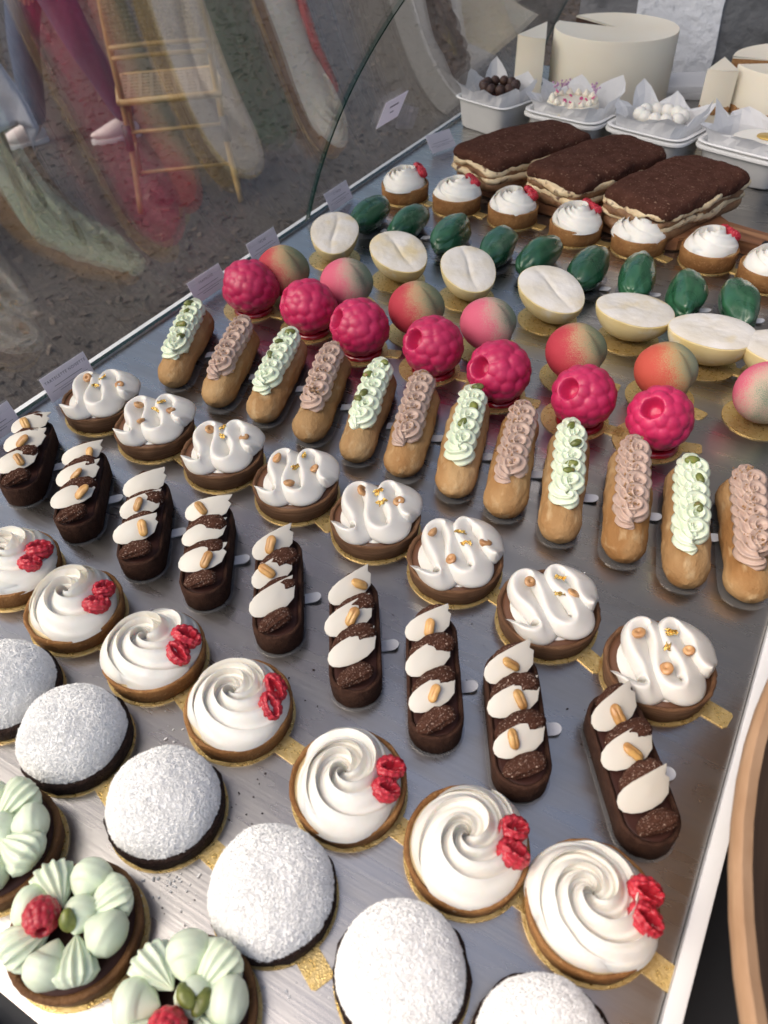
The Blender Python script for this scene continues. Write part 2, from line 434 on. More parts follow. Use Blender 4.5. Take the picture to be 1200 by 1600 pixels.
GC, GR = np.array([.783, -.245]), .8197
def glass_xz(t, off=0):
    return GC[0] - (GR + off) * math.cos(t), GC[1] + (GR + off) * math.sin(t)
def pane(name, y0, y1, label):
    t0, t1 = math.asin((.004 - GC[1]) / GR), math.asin((.462 - GC[1]) / GR)
    n = 48; ny = 2
    ts = np.linspace(t0, t1, n)
    th = .0045
    root = tag(ob(name, None, None, (0, y0, 0)), label, 'glass screen', 'curved glass front')
    V = []; 
    for off in (0, th):
        for t in ts:
            x, z = glass_xz(t, off)
            V += [(x, 0, z), (x, y1 - y0, z)]
    V = np.array(V); F = []
    for s in range(2):
        o = s * 2 * n
        for i in range(n - 1):
            q = (o + 2 * i, o + 2 * i + 1, o + 2 * i + 3, o + 2 * i + 2)
            F.append(q if s == 0 else q[::-1])
    ob('pane', mesh('pane', (V, F), M_GLASS), root)
    E_ = []
    for e in (0, 1):
        E_ += [(2 * i + e, 2 * (i + 1) + e, 2 * n + 2 * (i + 1) + e, 2 * n + 2 * i + e) for i in range(n - 1)]
    E_ += [(0, 1, 2 * n + 1, 2 * n), (2 * n - 2, 2 * n - 1, 4 * n - 1, 4 * n - 2)]
    ob('polished_edge', mesh('polished_edge', (V, E_), M_GEDGE, False), root)
pane('curved_glass_front', -.80, .9255, 'curved front glass pane of the counter, the nearer one with the dark edge')
pane('curved_glass_front', .9305, 1.85, 'curved front glass pane beyond the dark edge, beside the cake boxes')

M_WALLG = mat('grey_rendered_wall', (.085, .09, .098), (.15, .155, .165), scale=5, rough=.75, var=0, bump=[(30, .6, .01), (9, .5, .03)], c3=(.05, .053, .06), s3=11, l3=.5, h3=.72, dist=1.0)
M_WALLW = mat('white_limewash', (.62, .64, .68), (.72, .74, .78), scale=20, rough=.8, var=0, bump=[(60, .6, .006), (14, .3, .01)], c3=(.42, .44, .48), s3=38, l3=.62, h3=.75)
M_MULCH = mat('bark_mulch_soil', (.026, .020, .016), (.048, .038, .031), scale=22, rough=.95, var=0, bump=[(40, 1.0, .02), (160, .8, .006)], c3=(.085, .072, .06), s3=70, l3=.58, h3=.72)

def added_awning():  # slats added out of view to block glare and stripe the tray's reflection
    m = mat('corrugated_plastic', (.62, .62, .68), (.55, .55, .61), scale=4, rough=.5, var=.1)
    translucent(m, (.70, .70, .78), .5)
    a = struct(ob('added_awning', None, None, (-1.10, -.06, 1.40)))
    me = bevelbox('slat', 0, 1.30, 0, .062, 0, .012, m, .003)
    for k in range(20): ob('slat', me, a, (0, k * .075, 0), (rad(8), 0, 0))
    for x in (.10, 1.15): ob('rafter', mesh('rafter', box(x, x + .04, -.02, 1.52, .02, .07), M_DARKP, False), a)
added_awning()
W = tag(ob('side_wall', None, None, (0, 1.98, -.95)), 'dark grey rendered wall with a white strip behind the cakes', 'wall')
ob('grey_render', mesh('grey_render', box(.04, 4.2, 0, .25, 0, 4.2), M_WALLG, False), W)
def strip_mesh():
    r = np.random.RandomState(4); n = 40
    zs = np.linspace(0.9, 4.15, n)
    L = np.c_[.172 + r.normal(0, .002, n), zs]; R_ = np.c_[.352 + r.normal(0, .003, n), zs]
    V = np.concatenate([np.c_[L[:, 0], np.full(n, -.006), L[:, 1]], np.c_[R_[:, 0], np.full(n, -.006), R_[:, 1]],
                        np.c_[L[:, 0], np.full(n, .01), L[:, 1]], np.c_[R_[:, 0], np.full(n, .01), R_[:, 1]]])
    F = []
    for i in range(n - 1):
        F += [(i, n + i, n + i + 1, i + 1), (2 * n + i, i, i + 1, 2 * n + i + 1), (n + i, 3 * n + i, 3 * n + i + 1, n + i + 1)]
    return V, F
ob('white_strip', mesh('white_strip', strip_mesh(), M_WALLW, False), W)

def ground():
    n = 2
    V = np.array([(-90, -90, -.95), (90, -90, -.95), (90, 90, -.95), (-90, 90, -.95)], float)
    struct(ob('ground', mesh('ground', (V, [(0, 1, 2, 3)]), M_MULCH, False)))
    r = np.random.RandomState(7)
    g = G(); N = 11000
    c = np.stack([-r.rand(N) ** .8 * 6.5 - .1, .6 + r.rand(N) * 7.0, np.full(N, -.945)], 1)
    L = r.uniform(.012, .055, N); Wd = L * r.uniform(.25, .6, N); H = r.uniform(.003, .008, N)
    rot = r.rand(N) * 2 * PI; tilt = r.normal(0, .28, (N, 2))
    B = np.array([(-1, -1, -1), (1, -.7, -1), (.8, 1, -1), (-.9, .8, -1), (-.8, -.9, 1), (.9, -.6, 1), (.7, .8, 1), (-.7, .7, 1)]) * .5
    P = B[None] * np.stack([L, Wd, H], 1)[:, None]
    P[..., 2] += P[..., 0] * tilt[:, :1] + P[..., 1] * tilt[:, 1:]
    x = P[..., 0] * np.cos(rot)[:, None] - P[..., 1] * np.sin(rot)[:, None]
    y = P[..., 0] * np.sin(rot)[:, None] + P[..., 1] * np.cos(rot)[:, None]
    P[..., 0], P[..., 1] = x, y
    P += c[:, None]
    F0 = np.array([(4, 5, 6, 7), (0, 1, 5, 4), (1, 2, 6, 5), (2, 3, 7, 6), (3, 0, 4, 7)])
    F = (F0[None] + 8 * np.arange(N)[:, None, None]).reshape(-1, 4)
    M_CHIP = mat('bark_chips', (.060, .045, .034), (.024, .018, .014), scale=9, lo=.4, hi=.6, rough=.9, var=0, c3=(.14, .112, .09), s3=7, l3=.62, h3=.68, bump=[(200, .4, .002)])
    o = ob('bark_mulch', mesh('bark_mulch', (P.reshape(-1, 3), F.tolist()), M_CHIP, False))
    o['kind'] = 'stuff'; o['label'] = 'loose bark chips covering the ground outside'; o['category'] = 'mulch'
ground()

# ------------------------------------------------------------------ small shared pieces
def board_mesh(R, tabw=.015, tabl=.018, m=None, th=.0011):
    a0 = math.asin(tabw / 2 / R)
    pts = [(R * math.cos(a), R * math.sin(a)) for a in np.linspace(a0, 2 * PI - a0, 56)]
    xe = R * math.cos(a0) + tabl
    pts += [(xe - .002, -tabw / 2), (xe, -tabw / 2 + .002), (xe, tabw / 2 - .002), (xe - .002, tabw / 2)]
    return mesh('gold_board', prism(pts, 0.0003, th), m or M_GOLD, False)

def crust_mesh(R, h, m, fill, rim=.0042, half=0, seed=0, flare=.94, flute=0, amp=.0005, seg=96):
    prof = [(1e-5, 0), (R * flare * .6, 0), (R * flare - .001, 0), (R * flare, .001), (R * (flare + 1) / 2, h * .5), (R - .0002, h - .0016), (R - .0008, h - .0004), (R - rim / 2, h),
            (R - rim + .0008, h - .0005), (R - rim, h - .0018), (R - rim - .0006, fill - .001), (1e-5, fill - .001)]
    def fn(V, T):
        q = n3(V, 260, seed)[..., None] * amp + n3(V, 900, seed + 3)[..., None] * amp * .5
        d = V.copy(); d[..., 2] = 0
        if half: d[..., 1] -= half * np.clip(np.sin(T) * 8, -1, 1)
        L = np.linalg.norm(d, axis=-1, keepdims=True)
        u = d / (L + 1e-6) * (L > R * .5)
        V = V + u * q
        V[..., 2] += np.where(V[..., 2] > h * .7, q[..., 0] * .8, 0)
        return V
    return mesh('crust', lathe(prof, seg, half, fn), m, True, 60)

def disc_mesh(name, R, z, m, half=0, bulge=.0, seed=0, amp=.0006):
    prof = [(R, z - .002), (R, z)] + [(R * k, z + bulge * (1 - k * k)) for k in (.8, .6, .4, .2)] + [(1e-5, z + bulge)]
    def fn(V, T):
        V = V.copy(); V[..., 2] += n3(V, 180, seed) * amp; return V
    return mesh(name, lathe(prof, 48, half, fn), m)

def rosette_mesh(seed, R=.0355, m=None):
    """piped rose: arms that wind from the heart to a ruffled edge, each with a sharp lip over the next"""
    r = np.random.RandomState(seed)
    N = 4
    wd = r.uniform(.7, 1.35, N); edges = np.concatenate([[0], np.cumsum(wd)]); edges = edges / edges[-1] * 2 * PI
    fr = np.array([0, .05, .11, .18, .25, .32, .39, .46, .53, .60, .67, .74, .81, .87, .92, .96, .985, 1.0])
    q = np.linspace(.02, 1, 58)
    TH, FR, AR = [], [], []
    for k in range(N):
        for f in fr:
            TH.append(edges[k] + (edges[k + 1] - edges[k]) * f * .985); FR.append(f); AR.append(k)
    TH = np.array(TH)[:, None]; FR = np.array(FR)[:, None]; AR = np.array(AR)
    Wd = 1.02 + .2 * r.rand()
    jit = r.uniform(-.55, .55, N)[AR][:, None]
    g = q[None] ** .78
    hgt = r.uniform(.85, 1.2, N)[AR][:, None]
    lip = FR ** 2.2
    base = .50 * np.clip(1 - q ** 2.4, 0, 1) ** .62 + .02
    base = base - .16 * np.exp(-(q / .16) ** 2)
    amp = .25 * np.interp(q, [0, .10, .28, .55, .8, 1], [.3, 1.0, 1.15, .95, .75, .5])[None] * hgt
    z = base[None] + amp * (lip - .35) + .020 * np.sin(FR * 2 * PI * 2.5 + q[None] * 3) * np.interp(q, [0, .25, .9, 1], [0, 1, 1, .3])[None] * (1 - FR ** 6)
    # arms roll outwards: crest leans over the next arm
    th = TH + 2 * PI * Wd * g + jit * q[None] + lip * .16 * np.interp(q, [0, .3, 1], [2.2, 1.0, .5])[None]
    ruf = r.uniform(-.05, .05, N)[AR][:, None]
    rho = R * (q[None] * (1 + (ruf + .085 * np.sin(FR * 2.8 + .3) - .03) * np.clip(q[None] - .35, 0, 1) * 1.5))
    rho = rho + R * .05 * np.sin(th * 2 + r.rand() * 6) * q[None]
    z = z * R
    P = np.stack([rho * np.cos(th), rho * np.sin(th), z], -1)
    # fold the outside edge down and under
    n = P.shape[0]
    e1 = P[:, -1].copy(); e1[:, 2] -= R * .11; e1[:, :2] *= 1.015
    e2 = P[:, -1].copy(); e2[:, 2] = R * -.02; e2[:, :2] *= .93
    P = np.concatenate([P, e1[:, None], e2[:, None]], 1)
    P = P + (n3(P, 330, seed) * R * .010)[..., None]
    V = P.reshape(-1, 3)
    V[:, 2] = np.maximum(V[:, 2] + R * .05, 0)
    return mesh('cream_rosette', (V, gridF(n, P.shape[1], True)), m or M_CREAM, True, 70)
def berry_centers(rows, per, stag=.5):
    c = []
    for i in range(rows):
        v = (i + .5) / rows
        k = max(4, int(round(per * math.sin(PI * min(max(v * .86 + .07, .08), .92)))))
        for j in range(k):
            a = 2 * PI * (j + stag * (i % 2)) / k
            c.append((math.sin(PI * (1 - v)) * math.cos(a), math.sin(PI * (1 - v)) * math.sin(a), -math.cos(PI * (1 - v))))
    return np.array(c)

def berry(nu=80, nv=54, rows=7, per=11, bump=.16, hole=.42, hd=.6, aspect=1.12, soft=1.0, seed=0, width=.30, jit=.035):
    """whole raspberry, hole at +z"""
    V, F = ellips(nu, nv)
    r = np.random.RandomState(seed)
    C = berry_centers(rows, per); C = C + r.normal(0, jit, C.shape); C /= np.linalg.norm(C, axis=1)[:, None]
    U = V.reshape(-1, 3)
    d2 = ((U[:, None] - C[None]) ** 2).sum(-1)
    D = np.sqrt(d2.min(1)) / width
    bmp = np.sqrt(np.clip(1 - np.clip(D, 0, 1) ** 2 * soft, 0, 1))
    rr = 1 + bump * (bmp - .5)
    P = U * rr[:, None]
    zc = U[:, 2]
    P[:, :2] *= (1 - .16 * np.clip(-zc, 0, 1) ** 1.5)[:, None]
    P[:, 2] *= aspect
    # push the top in
    rho = np.hypot(U[:, 0], U[:, 1])
    hs = np.clip((hole - np.where(zc > 0, rho, 9)) / hole, 0, 1)
    P[:, 2] -= hd * 2 * np.minimum(hs * 2.2, 1) ** .8 * (1 - .25 * (rho / hole) ** 2 * (hs > 0))
    return P, F

def half_berry_mesh(seed):
    """raspberry cut lengthwise, lying cut side up: outer drupelets and the paler hollow"""
    V, F = ellips(44, 30)
    r = np.random.RandomState(seed)
    U = V.reshape(-1, 3)
    C = berry_centers(7, 11); C = C + r.normal(0, .04, C.shape); C /= np.linalg.norm(C, axis=1)[:, None]
    C = C[:, [2, 0, 1]]
    D = np.sqrt(((U[:, None] - C[None]) ** 2).sum(-1).min(1)) / .27
    rr = 1 + .24 * (np.sqrt(np.clip(1 - np.clip(D, 0, 1) ** 2, 0, 1)) - .5)
    P = U * rr[:, None]
    P[:, 1] *= .80; P[:, 2] *= .85
    top = P[:, 2] > 0
    e = np.clip(1 - ((P[:, 0] - .08) / .80) ** 2 - (P[:, 1] / .34) ** 2, 0, 1)
    P[:, 2] = np.where(top, P[:, 2] * .80 - .72 * e ** .8, P[:, 2])
    rot = r.uniform(.9, 1.1)
    return mesh('raspberry_half', (P * .0098 * np.array([rot, 1, 1]), F), M_RASP)

def nut_mesh(kind, seed):
    r = np.random.RandomState(seed)
    V, F = ellips(20, 14)
    U = V.reshape(-1, 3).copy()
    if kind == 'hazel':       # halved hazelnut, cut side up with a hollow
        P = U.copy(); rho = np.hypot(P[:, 0], P[:, 1])
        P[:, 2] = np.where(P[:, 2] > 0, P[:, 2] * .35 - .40 * np.clip(1 - (rho / .38) ** 2, 0, 1), P[:, 2] * .85)
        P *= .0058
        m = M_NUT
    elif kind == 'peanut':
        P = U.copy(); P[:, 1] *= 1.75; P[:, 2] *= .62
        P[:, 2] -= .16 * np.exp(-(P[:, 0] / .12) ** 2) * (P[:, 2] > 0)
        P[:, :1] *= 1 - .12 * np.cos(P[:, 1:2] * 2.2)
        P *= .0041; m = M_PEANUT
    else:
        P = U.copy(); P[:, 1] *= 1.6; P[:, 2] *= .8
        P += n3(P, 3, seed)[:, None] * .12 * U
        P *= .0034; m = M_PIST
    P += n3(P, 500, seed)[:, None] * .0003 * U
    return mesh({'hazel': 'hazelnut', 'peanut': 'peanut', 'pist': 'pistachio'}[kind], (P, F), m)

def flake_mesh(seed):
    r = np.random.RandomState(seed); n = 6
    x, y = np.meshgrid(np.linspace(-1, 1, n), np.linspace(-1, 1, n), indexing='ij')
    P = np.stack([x * .0042 + r.normal(0, .0006, x.shape), y * .0022 + r.normal(0, .0005, x.shape), r.normal(.0008, .0010, x.shape)], -1).reshape(-1, 3)
    g = G().add(P, gridF(n, n)).add(P - (0, 0, .0003), [f[::-1] for f in gridF(n, n)])
    return mesh('gold_leaf_flake', g, M_LEAFG, False)

def halfb(k): return cm(('hb', k % 4), lambda: half_berry_mesh(40 + k % 4))
def nut(kind, k): return cm((kind, k % 3), lambda: nut_mesh(kind, 70 + k % 3))
def flake(k): return cm(('fl', k % 3), lambda: flake_mesh(90 + k % 3))

# ------------------------------------------------------------------ pastries, row by row
TAB = rad(-14)     # the board tabs point along the row

# --- cream rosette tarts with raspberry halves (near row)
def rose_tart(i, x, y, rr, label, R=.039, h=.017, far=False):
    t = thing('cream_tart', label, 'tart', (x, y, 0), 0, 'small rosette tarts at the back' if far else 'cream rosette tarts in the near row')
    rnd = random.Random(100 + i + 50 * far)
    ob('gold_board', cm(('board', R), lambda: board_mesh(R + .0003)), t, rot=(0, 0, TAB + rnd.uniform(-.15, .15)))
    c = ob('crust', cm(('crust', R, i % 3), lambda: crust_mesh(R, h, M_CRUST, h - .003, seed=i % 3, flare=.97 if far else .95, rim=.0035)), t, (0, 0, .0012), (0, 0, rnd.uniform(0, 6)))
    ob('custard', cm(('cust', R), lambda: disc_mesh('custard', R - .0036, h - .0025, M_CUSTARD, bulge=.002)), t, (0, 0, .0012))
    k = i % 4
    k_ = i % 7
    cr = ob('cream_rosette', cm(('rose', k_, far), lambda: rosette_mesh(10 + k_ + 20 * far)), t, (rnd.uniform(-.0015, .0005), rnd.uniform(-.001, .001), h - .0012), (rnd.uniform(-.05, .05), rnd.uniform(-.05, .05), rr + rnd.uniform(-.4, .4)), (R / .039) * rnd.uniform(.985, 1.02))
    a = rad(rnd.uniform(12, 34)) if not far else rad(rnd.uniform(42, 62))
    br = R * .72
    for q, (da, zz) in enumerate(((.30, .0), (-.22, -.001)) if not far else ((.32, .002), (-.1, 0), (-.42, .0))):
        aa = a + da
        ob('raspberry_half', halfb(i + q), t, (br * math.cos(aa), br * math.sin(aa), h + .0155 + zz),
           (rnd.uniform(-.3, .3), rnd.uniform(.25, .6), rnd.uniform(-.6, 1.2)), rnd.uniform(.92, 1.08) * (1.0 if not far else .82))
    return t
ROSE = [(.1804, .216), (.2608, .2088), (.3476, .2069), (.4335, .2005), (.5326, .1893), (.6182, .1901), (.6965, .1947)]
for i, (x, y) in enumerate(ROSE):
    rose_tart(i, x, y, i * 2.1, f'cream rosette tart with raspberry halves, {ORD[i]} from the glass in the near row')

# --- coconut domes
def coco_shreds(seed, R=.0358, H=.0345):
    r = np.random.RandomState(seed); N = 11000
    a = r.rand(N) * 2 * PI; u = np.sqrt(r.rand(N)); 
    ct = 1 - r.rand(N) * 1.0
    st = np.sqrt(1 - ct ** 2)
    d = np.stack([st * np.cos(a), st * np.sin(a), ct], 1)
    p = dome_pt(d, R, H, seed)
    nrm = d * np.array([1, 1, 1.15]); nrm /= np.linalg.norm(nrm, axis=1)[:, None]
    tg = np.cross(nrm, r.normal(size=(N, 3))); tg /= np.linalg.norm(tg, axis=1)[:, None]
    bt = np.cross(nrm, tg)
    L = r.uniform(.0014, .0042, N)[:, None]; Wd = r.uniform(.00022, .00055, N)[:, None]
    lift = r.uniform(-.1, .8, N)[:, None]
    ax = tg + nrm * lift
    p = p + nrm * .0003
    V = np.stack([p - ax * L * .5 - bt * Wd, p - ax * L * .5 + bt * Wd, p + ax * L * .5, p + nrm * Wd * 1.6], 1)
    F0 = np.array([(0, 1, 3), (1, 2, 3), (2, 0, 3), (0, 2, 1)])
    F = (F0[None] + 4 * np.arange(N)[:, None, None]).reshape(-1, 3)
    return mesh('coconut_shreds', (V.reshape(-1, 3), F.tolist()), M_COCO, False)
def dome_pt(d, R, H, seed):
    p = np.stack([d[..., 0] * R, d[..., 1] * R, np.sign(d[..., 2]) * np.abs(d[..., 2]) ** .86 * H], -1)
    rho = np.hypot(d[..., 0], d[..., 1])
    p[..., 2] -= .0022 * np.exp(-(((d[..., 0] - .12) ** 2 + (d[..., 1] + .1) ** 2) / .06)) * (seed % 2)
    q = n3(d, 5, seed) * .0008 + n3(d, 26, seed) * .00035
    return p + d * q[..., None]
def coco_dome(seed, R=.0358, H=.0345):
    ph = np.linspace(0, PI / 2, 34)[::-1]
    T, Hh = np.meshgrid(np.linspace(0, 2 * PI, 90, endpoint=False), ph, indexing='ij')
    d = np.stack([np.sin(Hh) * np.cos(T), np.sin(Hh) * np.sin(T), np.cos(Hh)], -1)
    return mesh('coconut_dome', (dome_pt(d, R, H, seed).reshape(-1, 3), gridF(90, 34, True)), M_COCO)
COCO = [(.2728, .1293), (.3467, .1256), (.4355, .1195), (.5285, .1100), (.6166, .1105), (.6988, .114)]
for i, (x, y) in enumerate(COCO):
    t = thing('coconut_tart', f'domed coconut tart on dark chocolate crust, {ORD[i]} from the glass', 'tart', (x, y, 0), 0, 'coconut domed tarts')
    rnd = random.Random(300 + i)
    ob('gold_board', cm(('board', .0385), lambda: board_mesh(.0391)), t, rot=(0, 0, TAB + rnd.uniform(-.2, .1)))
    ob('crust', cm(('ccrust', i % 2), lambda: crust_mesh(.0388, .0125, M_CRUSTD, .011, seed=60 + i % 2, flare=.97, amp=.0008)), t, (0, 0, .0012), (0, 0, rnd.uniform(0, 6)))
    rz = rnd.uniform(0, 6); k = i % 2
    s = rnd.uniform(.97, 1.02)
    d = ob('coconut_dome', cm(('cdome', k), lambda: coco_dome(k)), t, (-.0006, 0, .0110), (0, 0, rz), s)
    sh = ob('coconut_shreds', cm(('cshr', k), lambda: coco_shreds(k)), d)
    sh['kind'] = 'stuff'

# --- pistachio tarts in the corner
def shell_mesh(seed, L=.021, R=.0108):
    n = 26; t = np.linspace(0, 1, n)
    P = np.stack([L * (.5 - t), 0 * t, R * np.interp(t, [0, .25, .6, 1], [.55, .75, .85, .95])], 1)
    rr = R * np.interp(t, [0, .06, .2, .45, .75, 1], [.45, .75, 1.0, .86, .45, .04])
    tw = np.zeros(n) + .1 * t
    V, F = sweep(P, star(rr, tw, teeth=13, per=6, depth=.24, sharp=.9, flat=.95))
    V = V + n3(V, 300, seed)[:, None] * .0002
    V[:, 2] = np.maximum(V[:, 2], 0)
    return mesh('ridged_cream', (V, F), M_MINT)
def drop_mesh(seed, L=.020, R=.0098):
    n = 26; t = np.linspace(0, 1, n)
    P = np.stack([L * (.55 - t), 0 * t, R * np.interp(t, [0, .3, .7, 1], [.75, .85, 1.0, 1.25])], 1)
    rr = R * np.interp(t, [0, .05, .15, .35, .55, .78, .93, 1], [.08, .48, .82, 1.02, .98, .62, .26, .03])
    ph = np.linspace(0, 2 * PI, 26, endpoint=False)
    sec = np.stack([rr[:, None] * np.cos(ph), rr[:, None] * np.sin(ph)], -1)
    V, F = sweep(P, sec)
    V = V + n3(V, 240, seed)[:, None] * .0005
    V[:, 2] = np.maximum(V[:, 2], 0)
    return mesh('smooth_cream', (V, F), M_MINT)
PIST = [(.3622, .047), (.4417, .0361), (.5252, .0360)]
PL = ['at the picture edge, its raspberry out of sight', 'shown whole, one raspberry and one pistachio on top', 'nearest the camera, cut off by the lower picture edge']
for i, (x, y) in enumerate(PIST):
    t = thing('pistachio_tart', 'mint green pistachio cream tart ' + PL[i], 'tart', (x, y, 0), 0, 'pistachio cream tarts in the corner')
    rnd = random.Random(500 + i)
    ob('gold_board', cm(('board', .0385), lambda: board_mesh(.0391)), t, rot=(0, 0, TAB + .9 + rnd.uniform(-.1, .1) - .9))
    ob('crust', cm(('pcrust', i % 2), lambda: crust_mesh(.0388, .016, M_CRUSTP, .0135, seed=80 + i % 2, rim=.0050)), t, (0, 0, .0012), (0, 0, rnd.uniform(0, 6)))
    ob('filling', cm(('pfill',), lambda: disc_mesh('filling', .0350, .0150, M_DARKG)), t, (0, 0, .0012))
    base = rad([95, 60, 78][i])
    for k in range(8):
        a = base + k * PI / 4 + rnd.uniform(-.08, .08)
        isr = k % 2 == 0
        me = cm(('shell', k % 4), lambda: shell_mesh(k)) if isr else cm(('drop', k % 4), lambda: drop_mesh(k))
        rr_ = .0226
        face = a + rnd.uniform(-.25, .25)
        ob('ridged_cream' if isr else 'smooth_cream', me, t, (rr_ * math.cos(a) - .001, rr_ * math.sin(a), .0155), (0, rad(-4), face), rnd.uniform(1.2, 1.36))
    ob('smooth_cream', cm(('drop', 1), lambda: drop_mesh(1)), t, (.003, .006, .0185), (0, rad(-8), rad(60) + base), 1.05)
    wr = cm('wholerasp', lambda: mesh('raspberry', (lambda q: (q[0] * .0098, q[1]))(berry(seed=3, rows=8, per=13, bump=.16, width=.27, hole=.34)), M_RASP))
    ra = [(-.022, -.012), (-.0115, -.006), (.003, -.012)][i]
    ob('raspberry', wr, t, (ra[0], ra[1], .036), [(rad(70), 0, rad(20)), (rad(75), rad(10), rad(50)), (rad(48), 0, rad(20))][i])
    for q, (dx, dy, dz) in enumerate([[(-.016, -.004, .033)], [(.0035, -.0005, .0365)], [(.002, .004, .037), (.010, .006, .034)]][i]):
        ob('pistachio', nut('pist', q), t, (dx, dy, dz), (rad(60 * (i == 1)), .3, 1.2 + q * 2), 1.35)

# --- chocolate fingers
HALF, FR = .0345, .0198
def finger_crust():
    return crust_mesh(FR, .0215, M_CRUSTC, .018, rim=.0036, half=HALF, seed=21, flare=.97, amp=.0004, seg=150)
def petal_mesh(seed):
    r = np.random.RandomState(seed)
    top = [(-.0163, -.0005), (-.0165, .0030), (-.0148, .0068), (-.0112, .0098), (-.006, .0120), (.0, .0134), (.007, .0147), (.0152 + r.uniform(-.001, .002), .0158)]
    right = [(.0152, .013), (.0143 + r.uniform(-.001, .0006), .0105), (.0155, .008), (.0142, .0055)]
    bot = [(.0120, .0002), (.0065, -.0034), (.0, -.0052), (-.006, -.0056), (-.0112, -.0048), (-.0148, -.0030)]
    pts = np.array(top + right + bot); pts *= np.array([1.27, 1.08]) * r.uniform(.94, 1.06, 2)
    c = pts.mean(0); n = len(pts)
    rings = [1.0, .97, .7, .35]
    V = []; F = []
    def bend(p): return .0022 * (p[:, 0] / .016) ** 2 + .0006 * (p[:, 1] / .012) ** 2
    for s, k in ((1, .985), (1, .93), (1, .6), (1, .25), (-1, .985), (-1, .93), (-1, .6), (-1, .25)):
        p = c + (pts - c) * k
        th = .0006 * (1 if k < .95 else .8)
        V.append(np.c_[p[:, 0], p[:, 1], -bend(p) * 1.0 + s * th])
    V = np.concatenate(V + [np.array([[c[0], c[1], .001], [c[0], c[1], -.001]])])
    for s in (0, 4):
        for k in range(3):
            for j in range(n):
                q = ((s + k) * n + j, (s + k) * n + (j + 1) % n, (s + k + 1) * n + (j + 1) % n, (s + k + 1) * n + j)
                F.append(q if s == 0 else q[::-1])
        for j in range(n):
            q = ((s + 3) * n + j, (s + 3) * n + (j + 1) % n, 8 * n + (s > 0)); F.append(q if s == 0 else q[::-1])
    for j in range(n): F.append((j, 4 * n + j, 4 * n + (j + 1) % n, (j + 1) % n))
    return mesh('white_petal', (V, F), M_PLAQ, True, 40)
def dollop_mesh(seed):
    n = 30; t = np.linspace(0, 1, n); L = .035
    r = np.random.RandomState(seed)
    P = np.stack([L * (t - .5), .003 * np.sin(t * 3), .0030 + .0075 * t ** 1.2], 1)
    rr = .0092 * np.interp(t, [0, .05, .2, .5, .8, .95, 1], [.10, .42, .78, 1, .92, .60, .10])
    tw = .5 + t * .5
    sec = star(rr, tw, teeth=9, per=6, depth=.13, sharp=.9, flat=1.0)
    V, F = sweep(P, sec)
    V = V + n3(V, 260, seed)[:, None] * .0009 + n3(V, 900, seed)[:, None] * .0004
    return mesh('cocoa_cream', (V, F), M_COCOA)
def clear_board(half=0, R=.021, tab=.0115, tabw=.010):
    pts = []
    for a in np.linspace(-PI / 2, PI / 2, 14): pts.append((R * math.cos(a), R * math.sin(a)))
    # stadium outline along y with a rounded tab on +x
    out = []
    for a in np.linspace(PI, 2 * PI, 12): out.append((R * math.cos(a), -half + R * math.sin(a)))
    out.append((R, -tabw / 2 - .002))
    for a in np.linspace(-PI / 2, PI / 2, 9): out.append((R + tab - tabw / 2 + tabw / 2 * math.cos(a), tabw / 2 * math.sin(a)))
    out.append((R, tabw / 2 + .002))
    for a in np.linspace(0, PI, 12): out.append((R * math.cos(a), half + R * math.sin(a)))
    return out
def tab_mesh(R, tab=.0115, tabw=.010):
    out = [(R - .002, -tabw / 2)]
    for a in np.linspace(-PI / 2, PI / 2, 9): out.append((R + tab - tabw / 2 + tabw / 2 * math.cos(a), tabw / 2 * math.sin(a)))
    out.append((R - .002, tabw / 2))
    V, F = prism(out, 0.0012, .0021)
    V[:, 2] += np.clip(V[:, 0] - R, 0, 1) * .22
    return V, F
CHOC = [(.083, .320, 38), (.166, .311, 38), (.248, .306, 36.5), (.318, .308, 34), (.396, .302, 34.5), (.475, .292, 32.5), (.544, .289, 30), (.610, .286, 29), (.690, .289, 34.5)]
